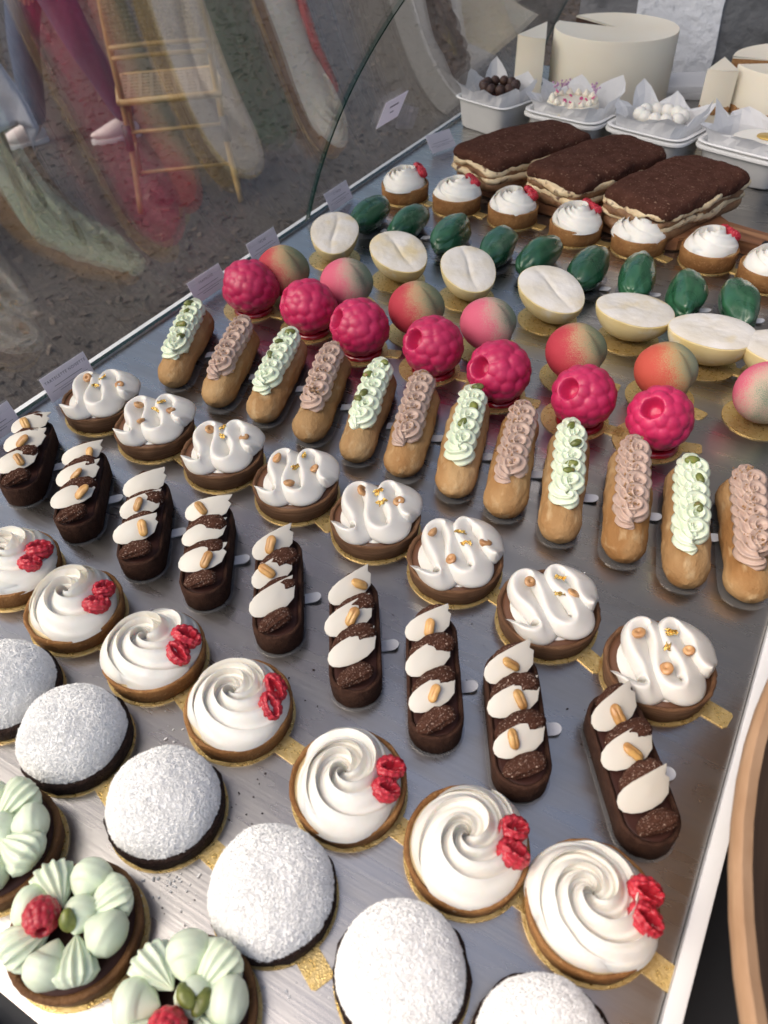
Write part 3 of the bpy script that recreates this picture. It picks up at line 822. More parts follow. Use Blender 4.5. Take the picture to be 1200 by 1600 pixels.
for i, (x, y, a) in enumerate(CHOC):
    lab = f'dark chocolate finger tart with white petals and peanuts, {ORD[i]} from the glass'
    t = thing('chocolate_finger', lab, 'tart', (x, y, 0), rad(a), 'chocolate finger tarts')
    rnd = random.Random(700 + i)
    ob('clear_board', cm('cbf', lambda: mesh('clear_board', prism(clear_board(HALF, FR + .0012), .0003, .0011), M_PLASTIC, False)), t)
    ob('board_tab', cm('cbt', lambda: mesh('board_tab', tab_mesh(FR + .0022), M_PLAST2, False)), t)
    ob('crust', cm('fcrust', finger_crust), t, (0, 0, .0012), (0, 0, PI * (i % 2)))
    ob('filling', cm('ffill', lambda: disc_mesh('filling', FR - .0030, .0190, M_DARKG, half=HALF)), t, (0, 0, .0012))
    ys = np.linspace(.045, -.043, 7)
    da = rad(-8) if i < 4 else rad(rnd.uniform(2, 12))
    for k in range(7):
        yy = ys[k] + rnd.uniform(-.001, .001)
        az = da + rad(13) + rnd.uniform(-.12, .12)
        if k % 2 == 0:
            ob('cocoa_cream', cm(('dol', (k + i) % 3), lambda: dollop_mesh(31 + (k + i) % 3)), t, (rnd.uniform(-.001, .001), yy, .0235), (rad(14), 0, az), rnd.uniform(.93, 1.06) * (.80 if k in (0, 6) else 1))
        else:
            ln = rad(rnd.uniform(26, 40))
            p = ob('white_petal', cm(('pet', (k + i) % 4), lambda: petal_mesh(51 + (k + i) % 4)), t, (rnd.uniform(-.001, .001), yy + .000, .0315), (ln, 0, az), rnd.uniform(.96, 1.06))
            if rnd.random() < .85:
                pa = rnd.uniform(-.008, .009); pb = rnd.uniform(.0015, .0065)
                ob('peanut', nut('peanut', k + i), t, Vector((rnd.uniform(-.001, .001), yy, .0315)) + Euler((ln, 0, az)).to_matrix() @ Vector((pa, pb, .0022)), (ln, rnd.uniform(-.3, .3), az + rnd.uniform(-1.4, 1.4)), rnd.uniform(.95, 1.15))

# --- hazelnut tarts with folded cream ribbon
def ribbon_mesh(seed):
    """cream piped in a tight meander with a slit nozzle: round loops, one thin leaning crest"""
    r = np.random.RandomState(seed)
    n = 300; t = np.linspace(0, 1, n)
    loops = 2.1
    om = 1.92 * np.interp(t, [0, .08, .9, 1], [.75, 1, 1, .8]) * (1 + .05 * np.sin(t * 9 + r.rand() * 6))
    th = om * np.cos(t * loops * 2 * PI + 3.4)
    x = np.cumsum(np.cos(th)); y = np.cumsum(np.sin(th))
    x -= x.min(); x = x / x.max() * .052 - .0255
    y -= y.mean(); y = y / np.abs(y).max() * .0225
    y *= np.interp(x, [-.026, -.014, .0, .014, .027], [.72, .95, 1.06, .97, .70])
    z = .0012 + .0035 * t
    P = np.stack([x, y, z], 1)
    k = np.ones(9) / 9
    ends = np.interp(t, [0, .05, .13, .95, .99, 1], [.05, .5, 1, 1, .8, .5])
    h = .0165 * np.interp(t, [0, .05, .15, .9, 1], [.35, .9, 1, 1, .85]) * (1 + .05 * np.sin(t * 21))
    wdt = .0073 * ends
    T = np.gradient(P, axis=0); T /= np.linalg.norm(T, axis=1)[:, None]
    A = np.cross(T, np.array([0, 0, 1.]))
    lean = -.0062 * A[:, 0]
    prof = np.array([(-1.10, .0), (-1.18, .12), (-1.14, .28), (-1.0, .44), (-.82, .60), (-.60, .75), (-.38, .88), (-.16, .97), (0, 1.0), (.16, .975), (.36, .89), (.58, .76), (.80, .60), (.99, .44), (1.13, .28), (1.18, .12), (1.10, .0), (.4, -.04), (-.4, -.04)])
    a = prof[None, :, 0] * wdt[:, None] + lean[:, None] * np.clip(prof[None, :, 1], 0, 1) ** 1.4
    b = prof[None, :, 1] * h[:, None]
    V, F = sweep(P, np.stack([a, b], -1))
    V = V + n3(V, 170, seed)[:, None] * .0004
    g = G().add(V, F)
    c, f = lathe([(.026, 0), (.0255, .002), (.020, .0035), (1e-5, .0045)], 36); c[:, 0] *= .95
    g.add(c, f)
    return mesh('cream_ribbon', g, M_MERIN)
NUTT = [(.075, .4241), (.1571, .4183), (.2463, .4171), (.3346, .4153), (.4232, .4106), (.5066, .4013), (.5944, .3882), (.6843, .3777)]
for i, (x, y) in enumerate(NUTT):
    t = thing('hazelnut_tart', f'hazelnut tart with folded white cream and gold leaf, {ORD[i]} from the glass', 'tart', (x, y, 0), 0, 'hazelnut tarts with folded cream')
    rnd = random.Random(900 + i)
    R = .0405
    ob('gold_board', cm(('board', R), lambda: board_mesh(R + .0002)), t, rot=(0, 0, TAB + rnd.uniform(-.15, .15)))
    ob('crust', cm(('ncrust', i % 3), lambda: crust_mesh(R, .0185, M_CRUSTB, .016, rim=.0042, seed=33 + i % 3, amp=.0007)), t, (0, 0, .0012), (0, 0, rnd.uniform(0, 6)))
    ob('filling', cm('nfill', lambda: disc_mesh('filling', R - .0036, .0165, M_GANACHE)), t, (0, 0, .0012))
    ya = rad(40 + rnd.uniform(-9, 9))
    rb = ob('cream_ribbon', cm(('rib', i), lambda: ribbon_mesh(120 + i)), t, (0, 0, .0168), (0, 0, ya), (1.26 * (f_ := rnd.uniform(.97, 1.04)), 1.24 * f_, .92))
    spots = [(-.021, .006), (.017, .013), (.004, -.014)]
    for q, (dx, dy) in enumerate(spots[:2 + (i % 2)]):
        v = Vector((dx + rnd.uniform(-.004, .004), dy + rnd.uniform(-.004, .004), 0)); 
        ob('hazelnut', nut('hazel', q + i), t, (v.x, v.y, .0345), (rnd.uniform(-.7, .7), rnd.uniform(-.7, .4), rnd.uniform(0, 6)), rnd.uniform(.75, .95))
    for q, (dx, dy) in enumerate([(-.004, .017), (.004, .001)]):
        ob('gold_leaf_flake', flake(q + i), t, (dx + rnd.uniform(-.005, .005), dy + rnd.uniform(-.004, .004), .0350), (rnd.uniform(-.3, .3), rnd.uniform(-.3, .3), rnd.uniform(0, 6)))

# --- eclairs
EL = .0725
def bun_mesh(seed):
    V, F = ellips(64, 56)
    U = V.reshape(-1, 3)[:, [0, 2, 1]] * np.array([1, 1, -1])
    s = np.sign(U[:, 1]) * np.abs(U[:, 1])
    # capsule: stretch the middle
    y = EL * np.sign(s) * (1 - (1 - np.abs(s)) ** .999) 
    ang = np.arcsin(np.clip(U[:, 1], -1, 1)) / (PI / 2)
    y = EL * ang
    rr = np.sqrt(np.clip(1 - np.clip((np.abs(ang) - .68) / .32, 0, 1) ** 2, 0, 1))
    rr = rr * (1 - .05 * np.cos(ang * 3 + seed))
    c = np.sqrt(U[:, 0] ** 2 + U[:, 2] ** 2) + 1e-9
    x = U[:, 0] / c * rr * .0195; z = U[:, 2] / c * rr * .0165
    P = np.stack([x, y, z], 1)
    q = n3(P, 90, seed, 3) * .0014 + n3(P, 420, seed + 1) * .0005 + n3(P * np.array([1, .15, 1]), 700, seed + 2) * .0004
    nr = np.stack([U[:, 0] / c, 0 * y, U[:, 2] / c], 1)
    P = P + nr * q[:, None] * rr[:, None]
    P[:, 2] = np.where(P[:, 2] < -.0125, -.0125 + (P[:, 2] + .0125) * .2, P[:, 2]) + .0135
    return mesh('choux_bun', (P, F), M_BUN)
def rope_mesh(seed, m):
    r = np.random.RandomState(seed)
    loops = 6.6 + r.uniform(-.5, .5)
    n = 420; t = np.linspace(0, 1, n); ph = t * loops * 2 * PI
    Lr = .107
    y = EL - .010 - Lr * t + .0046 * np.sin(ph)
    x = .0042 * np.cos(ph) * (1 + .10 * np.sin(t * 23 + seed))
    z = .0016 * np.sin(ph + .9) + .0345
    z = z - .004 * np.clip((t - .0), 0, 1) * 0 - .0025 * (np.abs(2 * t - 1)) ** 4
    tub = .0115 * np.interp(t, [0, .03, .08, .92, .98, 1], [.25, .7, 1, 1, .7, .2]) * (1 + .05 * np.sin(t * 31 + seed))
    P = np.stack([x, y, z], 1)
    sec = star(tub, ph * .35, teeth=9, per=6, depth=.34, sharp=.9)
    V, F = sweep(P, sec)
    V = V + n3(V, 500, seed)[:, None] * .00025
    return mesh('piped_cream', (V, F), m)
def crumb_mesh(seed):
    r = np.random.RandomState(seed); N = 150
    c = np.stack([r.normal(0, .0062, N), EL - .012 - r.rand(N) * .098, np.zeros(N)], 1)
    c[:, 2] = .0445 - (c[:, 0] / .012) ** 2 * .006 - r.rand(N) * .0016
    s = r.uniform(.0007, .0020, N)
    B = np.array([(-1, -1, -1), (1, -.7, -1), (.8, 1, -1), (-.9, .8, -1), (-.8, -.9, 1), (.9, -.6, 1), (.7, .8, 1), (-.7, .7, 1)]) * .5
    P = B[None] * s[:, None, None] * r.uniform(.5, 1.3, (N, 8, 3))
    P += c[:, None]
    F0 = np.array([(0, 3, 2, 1), (4, 5, 6, 7), (0, 1, 5, 4), (1, 2, 6, 5), (2, 3, 7, 6), (3, 0, 4, 7)])
    F = (F0[None] + 8 * np.arange(N)[:, None, None]).reshape(-1, 4)
    return mesh('praline_crumbs', (P.reshape(-1, 3), F.tolist()), M_CRUMB, False)
ECL = [(.086, .552, 25), (.157, .545, 22.5), (.218, .549, 19.5), (.279, .546, 20), (.338, .543, 18.5), (.390, .543, 18), (.446, .543, 17.5), (.499, .541, 15.5), (.553, .536, 16), (.611, .539, 15), (.663, .537, 14.8), (.711, .545, 15.4)]
for i, (x, y, a) in enumerate(ECL):
    green = i % 2 == 0
    lab = (f'eclair with pale green piped cream and pistachios, {ORD[i // 2]} green one from the glass' if green else
           f'eclair with brown praline piped cream and crumbs, {ORD[i // 2]} brown one from the glass')
    t = thing('eclair', lab, 'eclair', (x, y, 0), rad(a), 'eclairs in a row')
    rnd = random.Random(1100 + i)
    ob('clear_board', cm('cbe', lambda: mesh('clear_board', prism(clear_board(EL - .022, .0205), .0003, .0011), M_PLASTIC, False)), t)
    ob('board_tab', cm('cbet', lambda: mesh('board_tab', tab_mesh(.021), M_PLAST2, False)), t, (0, rnd.uniform(-.004, .004), 0))
    ob('choux_bun', cm(('bun', i % 4), lambda: bun_mesh(140 + i % 4)), t, (0, 0, .0012), (0, 0, PI * (rnd.random() < .5)), (rnd.uniform(.96, 1.04), rnd.uniform(.97, 1.02), rnd.uniform(.95, 1.05)))
    k = (i // 2) % 3
    ob('piped_cream', cm(('rope', i), lambda: rope_mesh(150 + i, M_MINT if green else M_PRAL)), t, (rnd.uniform(-.001, .001), 0, 0), (0, 0, rnd.uniform(-.02, .02)))
    if green:
        for q, yy in enumerate([.052, .028, -.004, -.022][: 3 + (i % 4 == 0)]):
            ob('pistachio', nut('pist', q + i), t, (rnd.uniform(-.007, .007), yy + rnd.uniform(-.006, .006), .0445), (rnd.uniform(-.4, .4), rnd.uniform(-.4, .4), rnd.uniform(0, 3)), rnd.uniform(1, 1.25))
    else:
        o = ob('praline_crumbs', cm(('crumb', k), lambda: crumb_mesh(170 + k)), t); o['kind'] = 'stuff'

# --- raspberry shaped cakes
def bigberry(seed):
    P, F = berry(nu=110, nv=76, rows=9, per=13, bump=.19, hole=.34, hd=.30, aspect=1.08, soft=1.0, seed=seed, width=.33, jit=.055)
    return mesh('glazed_raspberry', (P * .0305, F), M_RASPG)
RASP = [(.0873, .6762), (.1804, .6693), (.2591, .6575), (.3519, .6616), (.4358, .6505), (.529, .6491), (.6059, .6488)]
for i, (x, y) in enumerate(RASP):
    t = thing('raspberry_cake', f'glossy pink raspberry shaped cake, {ORD[i]} from the glass', 'cake', (x, y, 0), 0, 'raspberry shaped cakes')
    rnd = random.Random(1300 + i)
    ob('gold_board', cm(('board', .035), lambda: board_mesh(.035)), t, (-.006, .002, 0), rot=(0, 0, rad(8) + rnd.uniform(-.2, .2)))
    ob('jelly_base', cm('jelly', lambda: mesh('jelly_base', lathe([(1e-5, 0), (.0245, 0), (.0250, .0012), (.0235, .0045), (.0215, .0052), (1e-5, .0055)], 48), M_JELLY)), t, (0, 0, .0012))
    tl = rad([74, 66, 58, 56, 60, 52, 42][i]); az = rad([212, 220, 236, 238, 240, 244, 250][i] + rnd.uniform(-6, 6))
    d = Vector((math.sin(tl) * math.cos(az), math.sin(tl) * math.sin(az), math.cos(tl)))
    q = d.to_track_quat('Z', 'Y').to_euler()
    ob('glazed_raspberry', cm(('bigb', i), lambda: bigberry(200 + i)), t, (0, 0, .0325), q, rnd.uniform(.97, 1.05))

# --- peach shaped cakes
def peach_mesh(seed, m):
    V, F = ellips(72, 48)
    U = V.reshape(-1, 3)
    th = np.arctan2(U[:, 1], U[:, 0])
    crease = np.exp(-(th / .30) ** 2) * np.clip(U[:, 2] + .9, 0, 1)
    P = U * np.array([.0335, .0330, .0285])
    P *= (1 - .16 * crease * np.hypot(U[:, 0], U[:, 1]))[:, None]
    P[:, 2] += .004 * np.clip(U[:, 2], 0, 1) ** 6
    P += U * (n3(U, 3, seed) * .0006)[:, None]
    return mesh('sprayed_peach', (P, F), m)
PEACH = [(.100, .729), (.190, .739), (.296, .725), (.386, .732), (.494, .723), (.589, .732), (.689, .741)]
PC = ['red and olive', 'pink and grey green', 'red and green', 'pink and pale green', 'red and pale olive', 'orange red speckled and olive', 'pale pink and green']
for i, (x, y) in enumerate(PEACH):
    t = thing('peach_cake', f'velvety {PC[i]} peach shaped cake, {ORD[i]} from the glass', 'cake', (x, y, 0), 0, 'peach shaped cakes')
    rnd = random.Random(1500 + i)
    ob('gold_board', cm(('board', .036), lambda: board_mesh(.036)), t, rot=(0, 0, rad(-6) + rnd.uniform(-.2, .2)))
    kind = [0, 1, 0, 1, 0, 2, 1][i]
    ob('sprayed_peach', cm(('peach', kind), lambda: peach_mesh(220 + kind, [M_PEACH1, M_PEACH2, M_PEACH3][kind])), t, (0, 0, .0325), (rad(8), rad(10), rad([12, 6, 5, 10, 2, -6, -75][i])), rnd.uniform(.98, 1.03))

# --- half shells dusted with sugar
def half_meshes(seed, gd=.0030):
    V, F = ellips(72, 40)
    U = V.reshape(-1, 3)
    S_ = np.array([.0480, .0365, .040])
    q = n3(U, 2.5, seed) * .03
    P = U * (1 + q)[:, None] * S_
    P[:, 1] *= 1 + .10 * U[:, 0]
    low = P.copy()
    low[:, 2] = np.where(U[:, 2] > 0, 0, P[:, 2])
    edge = np.where(U[:, 2] > -.02, 1, 0)
    shell = mesh('shell', (low, F), M_HALF)
    # face: disc inside the rim, grooved along x, a little domed and rough
    nu, nv = 72, 22
    T, R_ = np.meshgrid(np.linspace(0, 2 * PI, nu, endpoint=False), np.linspace(1e-3, .985, nv), indexing='ij')
    d = np.stack([np.cos(T), np.sin(T), 0 * T], -1)
    qq = n3(d.reshape(-1, 3), 2.5, seed).reshape(T.shape) * .03
    x = np.cos(T) * S_[0] * (1 + qq) * R_; y = np.sin(T) * S_[1] * (1 + qq) * R_ * (1 + .10 * np.cos(T))
    z = .0028 * (1 - R_ ** 5) - gd * np.exp(-(np.abs(y + .003 * np.sin(x * 60)) / .0034) ** 1.6) * np.clip(1.05 - R_, 0, 1) ** .5
    P2 = np.stack([x, y, z], -1).reshape(-1, 3)
    P2[:, 2] += (n3(P2, 120, seed) * .0007 + n3(P2, 500, seed) * .0003) * (1 - R_.reshape(-1) ** 6) + .0002
    face = mesh('dusted_face', (P2, gridF(nu, nv, True)), M_DUST)
    return shell, face
HALFS = [(.102, .844, 118, .90), (.211, .832, 150, .95), (.312, .831, 134, .93), (.424, .827, 148, .98), (.524, .829, 4, .94), (.614, .819, 12, .99), (.690, .822, 6, .95)]
for i, (x, y, a, s) in enumerate(HALFS):
    t = thing('half_shell_cake', f'pale yellow half shell cake with sugar dusted top, {ORD[i]} from the glass', 'cake', (x, y, 0), 0, 'sugar dusted half shell cakes')
    rnd = random.Random(1700 + i)
    ob('gold_board', cm(('board', .036), lambda: board_mesh(.036)), t, (0, 0, 0), rot=(0, 0, rad(-6) + rnd.uniform(-.2, .2)))
    sh, fc = cm(('half', i % 2, i > 3), lambda: half_meshes(240 + i % 2, [.0024, .0020, .0026, .0018][i % 4] if i < 4 else .0005))
    tilt = Matrix.Rotation(rad([15, 12, 13, 11, 3, 1, 3][i]), 3, Vector((.80, .60, 0)))          # face leans towards the seller
    e = (tilt @ Matrix.Rotation(rad(a), 3, 'Z')).to_euler()
    p = ob('shell', sh, t, (0, .004, .0405 * s), e, s)
    ob('dusted_face', fc, p)

# --- dark green glazed cakes
def green_mesh(seed):
    V, F = ellips(72, 48)
    U = V.reshape(-1, 3)[:, [0, 2, 1]] * np.array([1, 1, -1])
    r = np.random.RandomState(seed)
    th = np.arctan2(U[:, 2], U[:, 0])
    lobe = np.abs(np.sin(th * 2.0 + .5 * U[:, 1] + r.rand() * 6)) ** .8
    q = .09 * (lobe - .6) * np.sqrt(np.clip(1 - U[:, 1] ** 2, 0, 1)) + n3(U, 2.2, seed) * .12 + n3(U, 5, seed + 1) * .055 + n3(U, 11, seed + 2) * .018
    P = U * (1 + q)[:, None] * np.array([.0228, .0500, .0225])
    P[:, 2] = np.where(P[:, 2] < -.017, -.017 + (P[:, 2] + .017) * .3, P[:, 2]) + .0190
    return mesh('glazed_body', (P, F), M_GREEN)
GREEN = [(.096, .956, 2), (.160, .957, 0), (.232, .948, 4), (.306, .942, 6), (.365, .945, -8), (.436, .934, 2), (.497, .943, 8), (.562, .930, 14), (.624, .933, 18)]
for i, (x, y, a) in enumerate(GREEN):
    t = thing('green_glazed_cake', f'lumpy dark green glazed cake, {ORD[i]} from the glass', 'cake', (x, y, 0), rad(a), 'dark green glazed cakes')
    rnd = random.Random(1900 + i)
    ob('clear_board', cm('cbg', lambda: mesh('clear_board', prism(clear_board(.020, .0225), .0003, .0011), M_PLASTIC, False)), t)
    ob('board_tab', cm('cbgt', lambda: mesh('board_tab', tab_mesh(.0225), M_PLAST2, False)), t, (0, rnd.uniform(-.006, .006), 0))
    ob('glazed_body', cm(('green', i % 5), lambda: green_mesh(260 + i % 5)), t, (0, 0, .0012), (0, 0, PI * (i % 2)), rnd.uniform(.96, 1.04))

# --- small rosette tarts at the back
FAR = [(.0865, 1.0775), (.1777, 1.0765), (.2717, 1.0744), (.3735, 1.0626), (.4638, 1.0675), (.5587, 1.0685), (.6387, 1.0489)]
for i, (x, y) in enumerate(FAR):
    rose_tart(i, x, y, i * 1.7 + 1, f'small cream tart with raspberries in front of the tiramisu, {ORD[i]} from the glass', R=.0375, h=.0225, far=True)

# ------------------------------------------------------------------ tiramisu slabs and their board
def slab_layer(name, L, Wd, z0, z1, seed, m, bulge, amp, dome=0.0, nseg=150, rnd=.0):
    th = np.linspace(0, 2 * PI, nseg, endpoint=False)
    ex = 7.0
    r = (np.abs(np.cos(th)) ** ex + np.abs(np.sin(th)) ** ex) ** (-1 / ex)
    k = np.linspace(-1, 1, 7)
    rings = [(0.0, z0), (.6, z0)] + [(1 + bulge * (1 - a * a) / Wd, z0 + (z1 - z0 - rnd) * (a + 1) / 2) for a in k]
    if rnd: rings += [(1 - rnd / Wd * 2.4 * (1 - math.cos(a)), z1 - rnd + rnd * math.sin(a)) for a in np.linspace(.25, PI / 2, 6)]
    last = rings[-1][0]
    rings += [(q * last, z1) for q in (.93, .84, .74, .62, .5, .38, .26, .14, .001)]
    V = []
    for q, z in rings:
        x = q * r * np.cos(th) * Wd / 2; y = q * r * np.sin(th) * L / 2
        V.append(np.stack([x, y, np.full(nseg, z)], 1))
    V = np.array(V).transpose(1, 0, 2)
    rho = np.hypot(V[..., 0] / (Wd / 2), V[..., 1] / (L / 2))
    w_ = np.clip(rho - .5, 0, .5) * 2
    d = V.copy(); d[..., 2] = 0; d /= np.linalg.norm(d, axis=-1, keepdims=True) + 1e-9
    V = V + d * (n3(V, 75, seed, 4) * amp * w_)[..., None]
    mid = (z0 + z1) / 2
    V[..., 2] += (n3(V * np.array([1, 1, .2]), 65, seed + 5, 4) * amp * np.where(V[..., 2] > mid, .6, .9)) * (w_ * .7 + .3)
    if dome: V[..., 2] += np.where(V[..., 2] > mid, dome * np.clip(1 - rho ** 2, -.6, 1), 0)
    return mesh(name, (V.reshape(-1, 3), gridF(nseg, len(rings), True)), m)
SLAB = [(.222, 1.225, 26, .215, .108), (.352, 1.205, 22, .212, .112), (.481, 1.168, 21.5, .210, .115)]
SL = ['nearest the glass', 'in the middle', 'nearest the board handle']
for i, (x, y, a, L, Wd) in enumerate(SLAB):
    t = thing('tiramisu_slab', f'cocoa dusted tiramisu slab with cream layers, {SL[i]}', 'cake', (x, y, .0185), rad(-a), 'tiramisu slabs on the board')
    sd_ = 400 + i * 10
    ob('biscuit_layer', slab_layer('biscuit_layer', L * .97, Wd * .95, .000, .013, sd_, M_BISC, .003, .0045), t)
    ob('cream_layer', slab_layer('cream_layer', L * .985, Wd * .97, .009, .020, sd_ + 1, M_MASC, .004, .0060), t)
    ob('biscuit_layer', slab_layer('biscuit_layer', L * .98, Wd * .965, .016, .028, sd_ + 2, M_BISC, .003, .0055), t)
    ob('cream_layer', slab_layer('cream_layer', L * .99, Wd * .975, .024, .035, sd_ + 3, M_MASC, .004, .0060), t)
    ob('cocoa_top', slab_layer('cocoa_top', L, Wd, .029, .0480, sd_ + 4, M_TOPC, .001, .0045, dome=.0030, rnd=.008), t)

def board_outline():
    p = [(-.185, -.078), (.172, -.078), (.186, -.070), (.192, -.056), (.198, -.034), (.215, -.022), (.30, -.019), (.325, -.017), (.336, -.006), (.336, .008), (.325, .019), (.30, .021), (.215, .024), (.198, .036), (.192, .058), (.186, .071), (.172, .078), (-.185, .078), (-.196, .068), (-.196, -.068)]
    return p
t = thing('wooden_serving_board', 'reddish wooden serving board with handle under the tiramisu slabs', 'board', (.345, 1.185, 0), rad(-11))
def wb():
    bm = bmesh.new(); V, F = prism(board_outline(), .0005, .0182)
    vs = [bm.verts.new(v) for v in V]
    for f in F: bm.faces.new([vs[k] for k in f])
    bmesh.ops.bevel(bm, geom=[e for e in bm.edges if abs(e.verts[0].co.z - e.verts[1].co.z) < 1e-4], offset=.002, segments=2, affect='EDGES')
    me = bpy.data.meshes.new('board_plank'); bm.to_mesh(me); bm.free(); me.materials.append(M_WOOD); return me
ob('board_plank', wb(), t)
def cord():
    g = G()
    g.add(*tube([(.292, -.021, .012), (.290, -.020, .021), (.292, .0, .0235), (.294, .022, .021), (.293, .024, .010)], .0020))
    g.add(*tube([(.290, -.014, .022), (.283, -.020, .023), (.286, -.030, .014), (.296, -.034, .004)], .0018))
    g.add(*tube([(.286, -.004, .024), (.294, .004, .0285), (.300, -.003, .027), (.293, -.008, .0275), (.287, .002, .0265)], .0030))
    return mesh('hanging_cord', g, M_CORD)
ob('hanging_cord', cord(), t)

# ------------------------------------------------------------------ takeaway boxes, liners and the little cakes in them
def sq(T, ex=6.0):
    return (np.abs(np.cos(T)) ** ex + np.abs(np.sin(T)) ** ex) ** (-1 / ex)
def tub_mesh(a, b, h):
    prof = [(1e-4, .0), (.84, .0), (.88, .003), (.97, h * .93), (.985, h * .95), (1.06, h * .955), (1.075, h * .985), (1.06, h), (.985, h), (.965, h * .97), (.87, .006), (.83, .003), (1e-4, .003)]
    V, F = lathe(prof, 72, 0, None, lambda T: sq(T))
    V = V * np.array([a, b, 1])
    return mesh('tub', (V, F), M_BAG, True, 50)
def lid_mesh(a, b, h):
    prof = [(1.0, h * .80), (1.085, h * .80), (1.095, h * .86), (1.085, h * .90), (1.0, h * .90)]
    V, F = lathe(prof, 72, 0, None, lambda T: sq(T))
    return mesh('folded_lid_rim', (V * np.array([a, b, 1]), F), M_BAG, True, 50)
def liner_mesh(a, b, h, seed, peaks, tall):
    r = np.random.RandomState(seed); K = len(peaks) * 2
    pts = []
    for k, (ang, hp) in enumerate(peaks):
        nx = peaks[(k + 1) % len(peaks)][0] + (360 if k == len(peaks) - 1 else 0)
        pts.append((rad(ang), hp * tall, 1)); pts.append((rad((ang + nx) / 2 + r.uniform(-6, 6)), r.uniform(.0, .12) * tall, 0))
    sub = 3
    cols = []
    for k in range(len(pts)):
        A, B = pts[k], pts[(k + 1) % len(pts)]
        bang = B[0] + (2 * PI if k == len(pts) - 1 else 0)
        for j in range(sub):
            u = j / sub
            cols.append((A[0] + (bang - A[0]) * u, A[1] + (B[1] - A[1]) * u, A[2] + (B[2] - A[2]) * u))
    V = []
    for ang, hp, pk in cols:
        R = float(sq(np.array(ang))); c, s_ = math.cos(ang) * a, math.sin(ang) * b
        rows = [(.55 * R, .005), (.80 * R, .007), (.90 * R, h * .55), (.93 * R, h * .98), ((.95 + .10 * pk + hp * 1.2) * R, h + .008 + hp * .5), ((.97 + .20 * pk + hp * 3.0) * R, h + .010 + hp)]
        V.append([(c * q + r.normal(0, .0012), s_ * q + r.normal(0, .0012), z + r.normal(0, .0010)) for q, z in rows])
    V = np.array(V); n = len(cols); m_ = V.shape[1]
    V = V.reshape(-1, 3)
    g = G().add(V, gridF(n, m_, True))
    return mesh('parchment_liner', g, M_PAPER, False)
BOX = [(.078, 1.446, -17, .060, .052), (.229, 1.440, -11, .070, .055), (.383, 1.424, -14, .068, .056), (.540, 1.412, -15, .070, .058)]
BL = ['holding the chocolate truffle cake', 'holding the flower topped cake', 'holding the white ball cake', 'holding the white cake with the gold disc']
PK = [[(20, .9), (75, .7), (130, 1.2), (178, .8), (232, .55), (285, .5), (330, .7)],
      [(10, .8), (60, 1.3), (110, .9), (165, .7), (215, .35), (262, .25), (310, .45)],
      [(5, 1.3), (50, .6), (95, .7), (135, 1.2), (190, .5), (240, .3), (300, .7)],
      [(15, .5), (70, .4), (120, .45), (170, 1.1), (225, .4), (280, .3), (330, .4)]]
for i, (x, y, a, hx, hy) in enumerate(BOX):
    h = .052
    t = thing('takeaway_box', 'white pulp takeaway box ' + BL[i], 'box', (x, y, 0.0004), rad(a), 'takeaway boxes at the back')
    ob('tub', tub_mesh(hx, hy, h), t)
    if i: ob('folded_lid_rim', lid_mesh(hx, hy, h), t)
    l_ = ob('parchment_liner', liner_mesh(hx * .95, hy * .95, h, 600 + i, PK[i], .027), None, (x, y, .0042), (0, 0, rad(a)))
    tag(l_, 'crumpled white parchment paper in the box ' + BL[i], 'paper', 'parchment liners in the boxes')

def cyl(R, z0, z1, m, name, bev=.003, seed=0, amp=.0006, seg=72):
    prof = [(1e-5, z0), (R - .001, z0), (R, z0 + .001), (R, (z0 + z1) / 2), (R, z1 - bev), (R - bev * .3, z1 - bev * .3), (R - bev, z1), (R * .6, z1), (1e-5, z1)]
    def fn(V, T): return V + (n3(V, 60, seed) * amp)[..., None] * np.array([1, 1, .6])
    return mesh(name, lathe(prof, seg, 0, fn), m)
def ball(name, m, R, seed=0):
    V, F = ellips(22, 16); U = V.reshape(-1, 3)
    return mesh(name, (U * R * (1 + n3(U, 4, seed) * .05)[:, None], F), m)
def kiss_mesh(seed):
    n = 12; t = np.linspace(0, 1, n)
    P = np.stack([0 * t + .0006 * t, 0 * t, .010 * t], 1)
    rr = .0062 * np.interp(t, [0, .1, .35, .7, .9, 1], [.7, 1, .96, .55, .25, .05])
    V, F = sweep(P, star(rr, t * .8, teeth=7, per=4, depth=.22), np.tile([1., 0, 0], (n, 1)))
    return mesh('cream_kiss', (V, F), M_FROST)
# truffle cake
x, y = .082, 1.445
t = thing('truffle_cake', 'small dark chocolate cake ringed with truffles in the leftmost box', 'cake', (x, y, .0175))
ob('cake_body', cyl(.036, -.008, .047, M_DARKG, 'cake_body'), t)
for k in range(11):
    a = 2 * PI * k / 11
    ob('truffle', cm(('truf', k % 2), lambda: ball('truffle', M_TRUF, .0088, k)), t, (.0295 * math.cos(a), .0295 * math.sin(a), .0535), (0, 0, k))
ob('gold_plaque', mesh('gold_plaque', lathe([(1e-5, 0), (.014, 0), (.0145, .0012), (.0135, .0022), (1e-5, .0024)], 32), M_LEAFG), t, (0, 0, .0472))
